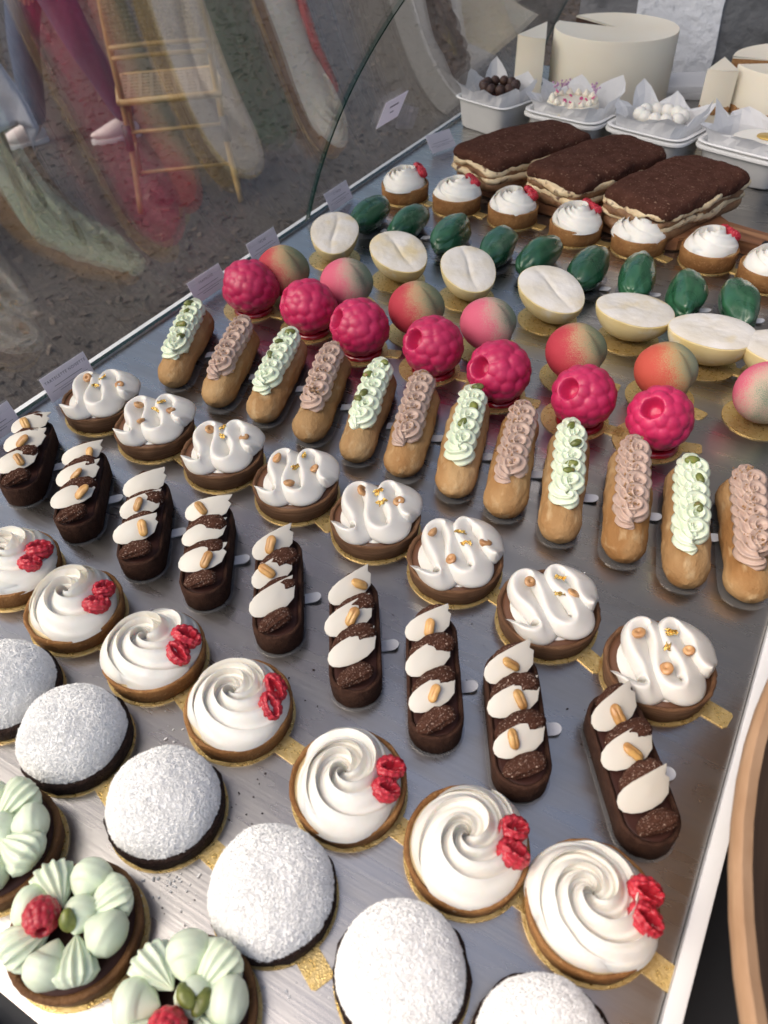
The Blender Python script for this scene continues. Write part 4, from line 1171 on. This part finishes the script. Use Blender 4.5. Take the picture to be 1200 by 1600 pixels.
# flower cake
x, y = .226, 1.437
t = thing('flower_cake', 'small cream cake with piped kisses, pink petals and lilac flowers', 'cake', (x, y, .0095))
ob('cake_body', cyl(.045, 0, .056, M_FROST, 'cake_body'), t)
rnd = random.Random(5)
for k in range(15):
    a = 2 * PI * k / 15
    ob('cream_kiss', cm(('kiss', k % 2), lambda: kiss_mesh(k)), t, (.037 * math.cos(a), .037 * math.sin(a), .0555), (0, 0, k), rnd.uniform(.85, 1.15))
def petalp(seed):
    V, F = ellips(12, 8); U = V.reshape(-1, 3) * np.array([.0040, .0034, .0009]); U[:, 2] += (U[:, 0] / .004) ** 2 * .0012
    return mesh('petal', (U, F), M_PINK)
for k in range(9):
    a = rnd.uniform(0, 6.28); q = rnd.uniform(.015, .040)
    ob('petal', cm('petp', lambda: petalp(0)), t, (q * math.cos(a), q * math.sin(a), .0575 if q < .028 else .066), (rnd.uniform(-.8, .8), rnd.uniform(-.8, .8), rnd.uniform(0, 6)))
def sprig(seed):
    r = np.random.RandomState(seed); g = G()
    g.add(*tube([(0, 0, 0), (.001, 0, .006), (.003, .001, .012)], .0006, 5))
    for k in range(9):
        V, F = ellips(8, 6); c = r.normal(0, .0028, 3) + np.array([.002, 0, .013])
        g.add(V.reshape(-1, 3) * r.uniform(.0012, .0024) + c, F)
    return mesh('lilac_sprig', g, M_LILAC)
for k, (dx, dy) in enumerate([(-.034, .018), (-.020, .030), (.036, .012), (-.036, .006), (.030, .026)]):
    ob('lilac_sprig', cm(('sprig', k % 2), lambda: sprig(k)), t, (dx, dy, .062), (rnd.uniform(-.4, .4), rnd.uniform(-.4, .4), k * 2))
# white ball cake
x, y = .383, 1.430
t = thing('white_ball_cake', 'small white cake ringed with white balls among tall paper points', 'cake', (x, y, .0205))
ob('cake_body', cyl(.038, -.011, .036, M_FROSTW, 'cake_body'), t)
for k in range(10):
    a = 2 * PI * k / 10 + .2
    q = .031 * (1 + .12 * math.cos(a * 2))
    ob('white_ball', cm(('wb', k % 2), lambda: ball('white_ball', M_FROSTW, .0112, k + 4)), t, (q * math.cos(a), q * math.sin(a), .0435), (0, 0, k))
# white cake with gold disc
x, y = .552, 1.412
t = thing('gold_disc_cake', 'small smooth white cake with an oval gold disc on top', 'cake', (x, y, .0095))
ob('cake_body', cyl(.048, 0, .049, M_FROSTW, 'cake_body', bev=.008), t)
ob('gold_disc', mesh('gold_disc', lathe([(1e-5, 0), (.019, 0), (.0197, .0012), (.019, .0024), (1e-5, .0026)], 40), mat('gold_print', (.62, .42, .12), rough=.4, metal=.7, var=0, bump=[(300, .3, .001)])), t, (.010, .002, .0492), (0, 0, 0), (1.1, .85, 1))

# ------------------------------------------------------------------ tall cakes
def cut_cake(R, H, a0, a1, frost, inner, t, band=None, seed=0):
    """cylinder with the wedge a0..a1 (radians) taken out"""
    n = 90; th = np.linspace(a1, a0 + 2 * PI, n)
    prof = [(R * .995, 0), (R, .002), (R * 1.002, H * .5), (R, H - .003), (R * .992, H - .0006), (R * .95, H - .0012), (R * .5, H - .0018), (0, H - .0018)]
    V = np.array([[(r * math.cos(a), r * math.sin(a), z) for r, z in prof] for a in th])
    d = V * np.array([1, 1, 0]); d /= np.linalg.norm(d, axis=-1, keepdims=True) + 1e-9
    V = V + d * (n3(V, 28, seed) * .0010)[..., None]
    V[..., 2] += np.where(V[..., 2] > H * .9, n3(V, 30, seed + 1) * .0010, 0)
    ob('frosting', mesh('frosting', (V.reshape(-1, 3), gridF(n, len(prof))), frost, True, 45), t)
    for a, flip in ((a0, 0), (a1, 1)):
        z = [0, H * .02, H - .004, H - .0022]; m = 8
        rs = np.linspace(0, R * .994, m)
        Vc = np.array([[(r * math.cos(a), r * math.sin(a), zz) for zz in z] for r in rs]).reshape(-1, 3)
        ob('cut_face', mesh('cut_face', (Vc, gridF(m, 4)), inner, False), t)
        Vt = np.array([[(r * math.cos(a), r * math.sin(a), zz) for zz in (H - .004, H - .0018)] for r in rs]).reshape(-1, 3) + np.array([-math.sin(a), math.cos(a), 0]) * (.0004 if flip else -.0004) * -1
        ob('cut_frosting', mesh('cut_frosting', (Vt, gridF(m, 2)), frost, False), t)
t = thing('tall_white_cake', 'tall white frosted cake with a slice taken out, dark crumb inside', 'cake', (.207, 1.705, .004))
cut_cake(.118, .121, rad(150), rad(178), M_FROST, M_CHOCS, t, seed=3)
ob('cake_board', mesh('cake_board', lathe([(1e-5, -.0035), (.128, -.0035), (.128, -.0002), (1e-5, -.0002)], 64), M_PAPER, False), t)
def wedge(p, H, m):
    return prism(p, 0, H)
def slice_thing(name, label, p, H, frost, inner, z=.0005, band=None):
    cx, cy = p[0][0], p[0][1]
    q = [(a - cx, b - cy) for a, b in p]
    t = thing(name, label, 'cake slice', (cx, cy, z))
    # p: front left, front right, back tip
    n = 9; fl, fr, bt = map(np.array, q)
    mid = (fl + fr) / 2; out = mid - bt; out = out / np.linalg.norm(out)
    arc = [fl + (fr - fl) * u + out * .006 * (1 - (2 * u - 1) ** 2) for u in np.linspace(0, 1, n)]
    zz = [0, .002, H * .5, H - .003, H - .0008]
    V = np.array([[(a[0], a[1], k) for k in zz] for a in arc])
    V = V + (n3(V, 90, 9) * .0009)[..., None]
    g = G().add(V.reshape(-1, 3), gridF(n, len(zz)))
    topv = [(a[0], a[1], H - .0008) for a in arc] + [(bt[0], bt[1], H - .0008)]
    g.add(topv, [tuple(range(n + 1))])
    ob('frosting', mesh('frosting', g, frost, True, 40), t)
    for a, b in ((fl, bt), (bt, fr)):
        Vs = [(a[0], a[1], 0), (b[0], b[1], 0), (b[0], b[1], H - .0015), (a[0], a[1], H - .0015)]
        ob('cut_side', mesh('cut_side', (np.array(Vs), [(0, 1, 2, 3)]), inner, False), t)
    if band:
        r = np.random.RandomState(2); nb = 30
        P = []
        for u in np.linspace(0, 1, nb):
            a = fl + (fr - fl) * u + out * (.006 * (1 - (2 * u - 1) ** 2) + .0008)
            P.append([(a[0], a[1], band[0] + r.normal(0, .0009)), (a[0] + out[0] * .001, a[1] + out[1] * .001, (band[0] + band[1]) / 2), (a[0], a[1], band[1] + r.normal(0, .0009))])
        ob('sponge_band', mesh('sponge_band', (np.array(P).reshape(-1, 3), gridF(nb, 3)), M_SPONGE), t)
    return t
slice_thing('cake_slice', 'upright slice of the tall white cake, standing left of it', [(.047, 1.600), (.108, 1.592), (.060, 1.722)], .118, M_FROST, M_FROSTW)
slice_thing('cake_slice', 'upright slice with a brown crumb band, beside the naked cake', [(.421, 1.535), (.470, 1.550), (.430, 1.625)], .113, M_FROST, M_FROSTW, band=(.044, .056))
t = thing('naked_cake', 'pale cake with brown crumb band, cut, at the right picture edge', 'cake', (.560, 1.640, .001))
cut_cake(.118, .116, rad(190), rad(214), M_FROST, M_SPONGE, t, seed=7)
def band_mesh(R, z0, z1, seed):
    r = np.random.RandomState(seed); n = 120; V = []
    for a in np.linspace(rad(216), rad(188 + 360), n):
        for q, z in ((R + .0003, z0 + r.normal(0, .0009)), (R + .0018 + r.normal(0, .0004), (z0 + z1) / 2), (R + .0003, z1 + r.normal(0, .0009))):
            V.append((q * math.cos(a), q * math.sin(a), z))
    return np.array(V), gridF(n, 3)
ob('sponge_band', mesh('sponge_band', band_mesh(.1185, .044, .057, 3), M_SPONGE), t)
t = thing('sponge_cake', 'white iced sponge cake with a cut side, behind the naked cake', 'cake', (.590, 1.850, .001))
cut_cake(.105, .128, rad(196), rad(226), M_FROSTW, M_SPONGE, t, seed=11)
for k, (x, y, z, a) in enumerate([(.335, 1.800, .0002, 20), (.345, 1.805, .0125, 28)]):
    o = ob('cake_card', bevelbox('cake_card', -.055, .055, -.05, .05, 0, .012, M_PAPER, .001), None, (x, y, z), (0, 0, rad(a)))
    tag(o, ['white cake box lid lying flat behind the tall cake, lower of two', 'white cake box lid lying flat behind the tall cake, upper of two'][k], 'box lid', 'flat lids behind the tall cake')

# ------------------------------------------------------------------ price cards along the glass
def text_mesh(txt, size, m):
    cu = bpy.data.curves.new('txt', 'FONT'); cu.body = txt; cu.size = size; cu.align_x = 'CENTER'; cu.align_y = 'CENTER'; cu.space_character = 1.25
    o = bpy.data.objects.new('txt', cu); COL.objects.link(o)
    dg = bpy.context.evaluated_depsgraph_get(); dg.update()
    me = bpy.data.meshes.new_from_object(o.evaluated_get(dg)); me.name = 'lettering'
    bpy.data.objects.remove(o); me.materials.clear(); me.materials.append(m); return me
def rules_mesh(lines):
    g = G()
    for (x0, x1, yy, th) in lines: g.add([(x0, yy - th, 0), (x1, yy - th, 0), (x1, yy + th, 0), (x0, yy + th, 0)], [(0, 1, 2, 3)])
    return mesh('printed_lines', g, M_INK, False)
def price_card(x, y, label, txt, tilt=10, rz=0, Lc=.066, H=.031):
    t = thing('price_card', label, 'price card', (x, y, .0003), rad(rz), 'price cards along the glass')
    hold = ob('acrylic_holder', bevelbox('acrylic_holder', -.0009, .0009, -Lc / 2, Lc / 2, 0, H, M_ACRY, .0003, 1), t, (0, 0, .0006), (0, rad(-tilt), 0))
    ob('holder_foot', bevelbox('holder_foot', .0012, .026, -Lc / 2, Lc / 2, 0, .0014, M_ACRY, .0003, 1), t)
    c = ob('paper_card', bevelbox('paper_card', .0011, .0016, -Lc / 2 + .001, Lc / 2 - .001, .0015, H - .001, M_CARD, .0001, 1), t, (0, 0, .0006), (0, rad(-tilt), 0))
    if txt: ob('lettering', text_mesh(txt, .0046, M_INK), c, (.00185, 0, H * .72), (rad(90), 0, rad(90)))
    ob('printed_lines', rules_mesh([(-.026, .026, -.003, .00018), (-.016, .016, -.0055, .00022), (-.02, .02, .0012, .00025)]), c, (.00185, 0, H * .45), (rad(90), 0, rad(90)))
CARDS = [(.014, .334, 'price card beside the first chocolate finger, at the left picture edge', 'NUTRA', 20), (.014, .440, 'price card behind the first hazelnut tart', 'TARTELETTE NOISETTE', 18),
         (.016, .683, 'price card beside the first raspberry shaped cake', 'FRAMBOISE', 26), (.014, .806, 'price card behind the first red and olive peach', 'PECHE', 20), (.016, 1.000, 'price card behind the first sugar dusted half shell', 'CITRON', 24)]
for x, y, lab, txt, tl in CARDS: price_card(x, y, lab, txt, tl)
price_card(.052, 1.285, 'clear leaning card stand left of the tiramisu slabs', '', 38, -20, .06, .034)
# card shape added at the far pane, standing in for a card's reflection
tt = math.asin((.117 - GC[1]) / GR); gx_, gz_ = glass_xz(tt, -.0012)
c = ob('card_reflection', bevelbox('card_reflection', -.0003, .0003, -.034, .034, -.022, .022, M_CARD, .0001, 1), None, (gx_, 1.106, gz_), (0, tt, 0))
tag(c, 'card shape added for the reflection of a white card in the far glass pane', 'card')
ob('printed_lines', rules_mesh([(-.014, .014, .008, .0016), (-.006, .006, -.003, .0012)]), c, (.0005, 0, 0), (rad(90), 0, rad(90)))

# ------------------------------------------------------------------ outside: chair, person, table
M_RATT = mat('bamboo_cane', (.34, .235, .10), (.25, .16, .065), scale=20, rough=.42, var=.05, bump=[(90, .2, .002)])
M_WEAVE = mat('woven_cane', (.20, .145, .09), (.11, .075, .05), scale=60, rough=.6, var=.05)
M_JEAN = mat('blue_denim', (.030, .045, .085), (.045, .065, .115), scale=60, rough=.85, var=0, bump=[(400, .5, .002), (12, .5, .02)])
M_COAT = mat('dark_wool_coat', (.022, .024, .024), (.032, .034, .033), scale=50, rough=.95, var=0, bump=[(300, .5, .002)])
M_SHOE = mat('pale_trainer', (.62, .55, .53), (.55, .47, .46), scale=20, rough=.5, var=0)
M_SKIN = mat('skin', (.52, .31, .22), rough=.5, sss=.2, var=0)
M_HAIR = mat('brown_hair', (.05, .03, .018), rough=.6, var=0)
M_CLOTH = mat('white_tablecloth', (.76, .76, .79), (.70, .70, .74), scale=8, rough=.85, var=0, bump=[(20, .4, .01)])
def chair(loc, rz, label):
    t = thing('bistro_chair', label, 'chair', loc, rz)
    w_, d_ = .21, .20
    for sx in (-1, 1):
        ob('leg', mesh('leg', tube([(sx * (w_ + .02), -d_ - .05, 0), (sx * w_, -d_, .22), (sx * (w_ - .01), -d_ + .01, .45), (sx * (w_ - .015), -d_ - .03, .70), (sx * (w_ - .03), -d_ - .08, .90)], .0135), M_RATT), t)
        ob('leg', mesh('leg', tube([(sx * (w_ + .02), d_ + .02, 0), (sx * (w_ + .005), d_, .25), (sx * (w_ - .005), d_ - .01, .45)], .0135), M_RATT), t)
        ob('side_rail', mesh('side_rail', tube([(sx * (w_ + .005), -d_, .16), (sx * (w_ + .008), d_, .16)], .008, sub=1), M_RATT), t)
        ob('side_brace', mesh('side_brace', tube([(sx * (w_ + .005), -d_, .30), (sx * w_, -.10, .40), (sx * w_, 0, .435), (sx * w_, .10, .40), (sx * (w_ + .005), d_, .30)], .007), M_RATT), t)
        ob('binding', mesh('binding', tube([(sx * (w_ + .001), -d_ - .005, .26), (sx * w_, -d_, .36)], .019, sub=1), M_DARKP), t)
    ob('seat_frame', mesh('seat_frame', tube([(-w_, -d_, .45), (w_, -d_, .45), (w_ + .01, 0, .452), (w_, d_, .45), (-w_, d_, .45), (-w_ - .01, 0, .452), (-w_, -d_, .45)], .015, sub=1), M_RATT), t)
    for zz in (.62, .66, .88):
        ob('back_rail', mesh('back_rail', tube([(-w_ + .012, -d_ - .02 - (zz - .6) * .25, zz), (0, -d_ - .04 - (zz - .6) * .25, zz + .008), (w_ - .012, -d_ - .02 - (zz - .6) * .25, zz)], .009), M_RATT), t)
    for zz in (.16, .33):
        ob('cross_rail', mesh('cross_rail', tube([(-w_ - .005, -d_, zz), (w_ + .005, -d_, zz)], .008, sub=1), M_RATT), t)
    g = G()
    for k in range(17):
        x = -w_ + .012 + k * (2 * w_ - .024) / 16
        g.add(*box(x - .008, x + .008, -d_, d_, .452 + .002 * (k % 2), .458 + .002 * (k % 2)))
    for k in range(16):
        y = -d_ + .012 + k * (2 * d_ - .024) / 15
        g.add(*box(-w_, w_, y - .008, y + .008, .4525 + .002 * (k % 2), .4585 + .002 * (k % 2)))
    ob('woven_seat', mesh('woven_seat', g, M_WEAVE, False), t)
    g = G()
    for k in range(19):
        x = -w_ + .03 + k * (2 * w_ - .06) / 18
        g.add(*tube([(x, -d_ - .028, .66), (x, -d_ - .092, .88)], .0065, 5, 1))
    for k in range(13):
        zz = .672 + k * .0165
        g.add(*tube([(-w_ + .02, -d_ - .03 - (zz - .66) * .29, zz), (w_ - .02, -d_ - .03 - (zz - .66) * .29, zz)], .0055, 5, 1))
    ob('woven_back', mesh('woven_back', g, M_WEAVE, False), t)
chair((-2.05, 2.78, -.95), rad(43), 'gold bamboo bistro chair with woven back outside the glass')

def skin_body(name, joints, edges, m, parent, sub=2):
    me = bpy.data.meshes.new(name)
    me.from_pydata([j[:3] for j in joints], edges, [])
    me.materials.append(m)
    o = ob(name, me, parent)
    md = o.modifiers.new('skin', 'SKIN'); md.use_smooth_shade = True
    sv = me.skin_vertices[0].data if me.skin_vertices else None
    if sv is None:
        bm = bmesh.new(); bm.from_mesh(me); bm.verts.layers.skin.verify(); bm.to_mesh(me); bm.free(); sv = me.skin_vertices[0].data
    for k, j in enumerate(joints): sv[k].radius = (j[3], j[4] if len(j) > 4 else j[3])
    sv[0].use_root = True
    sb = o.modifiers.new('sub', 'SUBSURF'); sb.levels = sub; sb.render_levels = sub
    return o
def person(loc, rz):
    t = thing('person', 'person walking in blue jeans, dark coat and pale trainers beyond the glass', 'person', loc, rz)
    # facing +y, left foot forward; one body surface, clothes as its children
    J = [(0, 0, .95, .13, .10), (0, .01, 1.15, .125, .095), (0, .01, 1.34, .15, .10), (0, .01, 1.46, .07, .06), (0, .02, 1.53, .05, .05), (0, .035, 1.60, .075, .085), (0, .04, 1.68, .082, .095), (0, .03, 1.745, .055, .06),
         (-.17, .01, 1.40, .055), (-.23, -.05, 1.14, .042), (-.22, .06, .92, .034), (-.215, .09, .84, .030),
         (.17, .01, 1.40, .055), (.23, .05, 1.14, .042), (.21, .20, .97, .034), (.205, .25, .90, .030),
         (-.095, 0, .88, .088), (-.10, -.10, .50, .062), (-.10, -.26, .12, .044), (-.10, -.23, .05, .036), (-.10, -.12, .035, .03),
         (.095, 0, .88, .088), (.10, .13, .50, .062), (.10, .20, .10, .044), (.10, .22, .05, .036), (.10, .33, .035, .03)]
    E = [(0, 1), (1, 2), (2, 3), (3, 4), (4, 5), (5, 6), (6, 7), (2, 8), (8, 9), (9, 10), (10, 11), (2, 12), (12, 13), (13, 14), (14, 15), (0, 16), (16, 17), (17, 18), (18, 19), (19, 20), (0, 21), (21, 22), (22, 23), (23, 24), (24, 25)]
    skin_body('body', J, E, M_SKIN, t)
    # hands: palm and five fingers
    for sx, w_, h_ in ((-1, Vector((-.215, .09, .84)), Vector((.0, .10, -.99))), (1, Vector((.205, .25, .90)), Vector((0, .45, -.89)))):
        JJ = [(*w_, .022, .016), (*(w_ + h_ * .045), .036, .016), (*(w_ + h_ * .085), .038, .014)]; EE = [(0, 1), (1, 2)]
        for f in range(4):
            b = w_ + h_ * .085 + Vector((0, (f - 1.5) * .018, 0)); L = (.075, .085, .080, .062)[f]
            n0 = len(JJ); cur = Vector((-sx * .010, 0, 0))
            JJ += [(*b, .0095), (*(b + h_ * L * .5 + cur * .6), .009), (*(b + h_ * L + cur * 2.2), .0075)]; EE += [(2, n0), (n0, n0 + 1), (n0 + 1, n0 + 2)]
        b = w_ + h_ * .035 + Vector((0, .035, 0)); n0 = len(JJ)
        JJ += [(*b, .011), (*(b + h_ * .04 + Vector((0, .015, 0))), .010)]; EE += [(1, n0), (n0, n0 + 1)]
        skin_body('hand', JJ, EE, M_SKIN, t, 1)
    JL = [(0, 0, .97, .145, .115), (-.095, 0, .86, .108), (-.10, -.10, .50, .084), (-.10, -.23, .17, .068), (-.10, -.255, .085, .066), (.095, 0, .86, .108), (.10, .13, .50, .084), (.10, .185, .17, .068), (.10, .205, .08, .066)]
    skin_body('jeans', JL, [(0, 1), (1, 2), (2, 3), (3, 4), (0, 5), (5, 6), (6, 7), (7, 8)], M_JEAN, t)
    JC = [(0, 0, .90, .175, .14), (0, .01, 1.15, .15, .12), (0, .01, 1.36, .175, .12), (0, .015, 1.47, .075, .07), (-.18, .01, 1.40, .072), (-.235, -.05, 1.14, .058), (-.225, .05, .94, .050), (.18, .01, 1.40, .072), (.235, .05, 1.14, .058), (.213, .185, .985, .050)]
    skin_body('coat', JC, [(0, 1), (1, 2), (2, 3), (2, 4), (4, 5), (5, 6), (2, 7), (7, 8), (8, 9)], M_COAT, t)
    V, F = ellips(28, 20); U = V.reshape(-1, 3)
    keep = U * np.array([.098, .115, .115]); keep[:, 2] = np.where((U[:, 2] < -.1) & (U[:, 1] > -.1), -.02, keep[:, 2]); keep[:, 1] = np.minimum(keep[:, 1], .075)
    ob('hair', mesh('hair', (keep + np.array([0, .012, 1.715]), F), M_HAIR), t)
    for sx in (-1, 1):
        ob('eye', ball('eye', M_CORD, .010), t, (sx * .033, .128, 1.66))
        ob('ear', ball('ear', M_SKIN, .022), t, (sx * .090, .03, 1.65), (0, 0, 0), (.4, .8, 1.2))
    ob('nose', ball('nose', M_SKIN, .016), t, (0, .140, 1.63), (0, 0, 0), (.8, 1.2, 1.5))
    ob('mouth', ball('mouth', M_RASPI, .018), t, (0, .122, 1.59), (0, 0, 0), (1.2, .4, .35))
    for sx, y in ((-1, -.17), (1, .29)):
        V, F = ellips(32, 20); U = V.reshape(-1, 3) * np.array([.044, .135, .05])
        U[:, 0] *= np.interp(U[:, 1], [-.13, -.04, .05, .13], [.86, .86, 1.05, .9])
        U[:, 2] *= np.interp(U[:, 1], [-.13, -.06, .0, .07, .13], [1.35, 1.55, 1.15, .72, .6])
        U[:, 2] = np.maximum(U[:, 2], -.028); U[:, 2] += .042
        sh_ = ob('shoe', mesh('shoe', (U, F), M_SHOE), t, (sx * .10, y, .0))
        o_ = [(.050 * math.cos(a) * (1 if math.sin(a) > 0 else .88), .138 * math.sin(a)) for a in np.linspace(0, 2 * PI, 36, endpoint=False)]
        ob('sole', mesh('sole', prism(o_, .0, .022), M_PAPER, False), sh_)
        g = G()
        for k in range(4): g.add(*tube([(-.022, .035 - k * .022, .074 + k * .007), (0, .037 - k * .022, .083 + k * .008), (.022, .035 - k * .022, .074 + k * .007)], .003, 6))
        ob('laces', mesh('laces', g, M_PAPER), sh_)
person((-3.02, 3.02, -.948), rad(150))

def cloth_table(loc, rz):
    t = thing('cafe_table', 'small wooden cafe table under the white cloth outside', 'table', loc, rz)
    ob('table_top', bevelbox('table_top', -.36, .36, -.36, .36, .70, .73, M_WOOD, .004), t)
    for sx in (-1, 1):
        for sy in (-1, 1): ob('leg', mesh('leg', tube([(sx * .31, sy * .31, 0), (sx * .30, sy * .30, .70)], .022, sub=1), M_WOOD), t)
    n = 61; u = np.linspace(-.64, .64, n); X, Y = np.meshgrid(u, u, indexing='ij'); a = .365
    ex = np.maximum(np.abs(X) - a, 0); ey = np.maximum(np.abs(Y) - a, 0); d = np.hypot(ex, ey)
    fold = .020 * np.sin(np.arctan2(Y, X) * 22) * np.clip(d / .2, 0, 1)
    x = np.clip(X, -a, a) + np.sign(X) * (ex * .16) + fold * np.sign(X) * (ex > 0); y = np.clip(Y, -a, a) + np.sign(Y) * (ey * .16) + fold * np.sign(Y) * (ey > 0)
    z = .7345 - d * .97
    P = np.stack([x, y, z], -1).reshape(-1, 3)
    g = G().add(P, gridF(n, n))
    o = ob('tablecloth', mesh('tablecloth', g, M_CLOTH), None, loc, (0, 0, rz))
    o.modifiers.new('thickness', 'SOLIDIFY').thickness = .0015
    tag(o, 'white tablecloth hanging to a point outside the glass', 'tablecloth')
cloth_table((-2.66, 1.82, -.95), rad(-15))

# ------------------------------------------------------------------ round wooden bowl on the seller's side
t = thing('wooden_bowl', 'large round wooden bowl with a pale rim at the right picture edge', 'bowl', (1.101, .274, -.119))
R = .364
ob('bowl_wall', mesh('bowl_wall', lathe([(1e-5, 0), (R * .40, 0), (R * .46, .006), (R * .66, .055), (R * .83, .125), (R * .95, .195), (R, .232), (R - .001, .239), (R - .004, .241), (R - .009, .239), (R - .010, .232), (R - .012, .222)], 96), M_WOODB, True, 50), t)
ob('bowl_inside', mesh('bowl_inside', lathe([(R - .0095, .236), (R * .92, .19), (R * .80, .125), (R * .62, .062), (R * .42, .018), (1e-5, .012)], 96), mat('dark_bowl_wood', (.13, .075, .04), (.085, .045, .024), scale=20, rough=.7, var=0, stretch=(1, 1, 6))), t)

# ------------------------------------------------------------------ crumbs on the tray
def crumbs(name, label, spots, m, smin, smax, seed):
    r = np.random.RandomState(seed); C = []
    for (x, y, sd_, n) in spots: C.append(np.stack([r.normal(x, sd_, n), r.normal(y, sd_, n), np.full(n, .0007)], 1))
    C = np.concatenate(C); N = len(C)
    B = np.array([(-1, -1, -1), (1, -.7, -1), (.8, 1, -1), (-.9, .8, -1), (-.8, -.9, 1), (.9, -.6, 1), (.7, .8, 1), (-.7, .7, 1)]) * .5
    sz = r.uniform(smin, smax, (N, 1, 1)) * np.stack([r.uniform(.5, 1.6, N), r.uniform(.4, .9, N), np.full(N, .5)], 1)[:, None]
    P = B[None] * sz; a = r.rand(N)[:, None] * 6.28
    x = P[..., 0] * np.cos(a) - P[..., 1] * np.sin(a); y = P[..., 0] * np.sin(a) + P[..., 1] * np.cos(a); P[..., 0], P[..., 1] = x, y
    P[..., 2] -= P[..., 2].min(1)[:, None]; P += C[:, None] - np.array([0, 0, .0004])
    F0 = np.array([(4, 5, 6, 7), (0, 1, 5, 4), (1, 2, 6, 5), (2, 3, 7, 6), (3, 0, 4, 7)])
    o = ob(name, mesh(name, (P.reshape(-1, 3), (F0[None] + 8 * np.arange(N)[:, None, None]).reshape(-1, 4).tolist()), m, False))
    o['kind'] = 'stuff'; o['label'] = label; o['category'] = 'crumbs'
crumbs('chocolate_crumbs', 'dark chocolate crumbs scattered on the steel tray', [(.474, .155, .016, 24), (.39, .165, .02, 6), (.505, .33, .02, 10), (.58, .30, .02, 10), (.44, .25, .03, 6), (.48, .08, .012, 6), (.65, .31, .02, 6)], M_CRUSTD, .0006, .0017, 3)
crumbs('coconut_crumbs', 'white coconut crumbs scattered around the domes', [(.462, .085, .010, 40), (.41, .165, .012, 12), (.565, .075, .01, 14), (.66, .42, .05, 8)], M_COCO, .0007, .0022, 4)
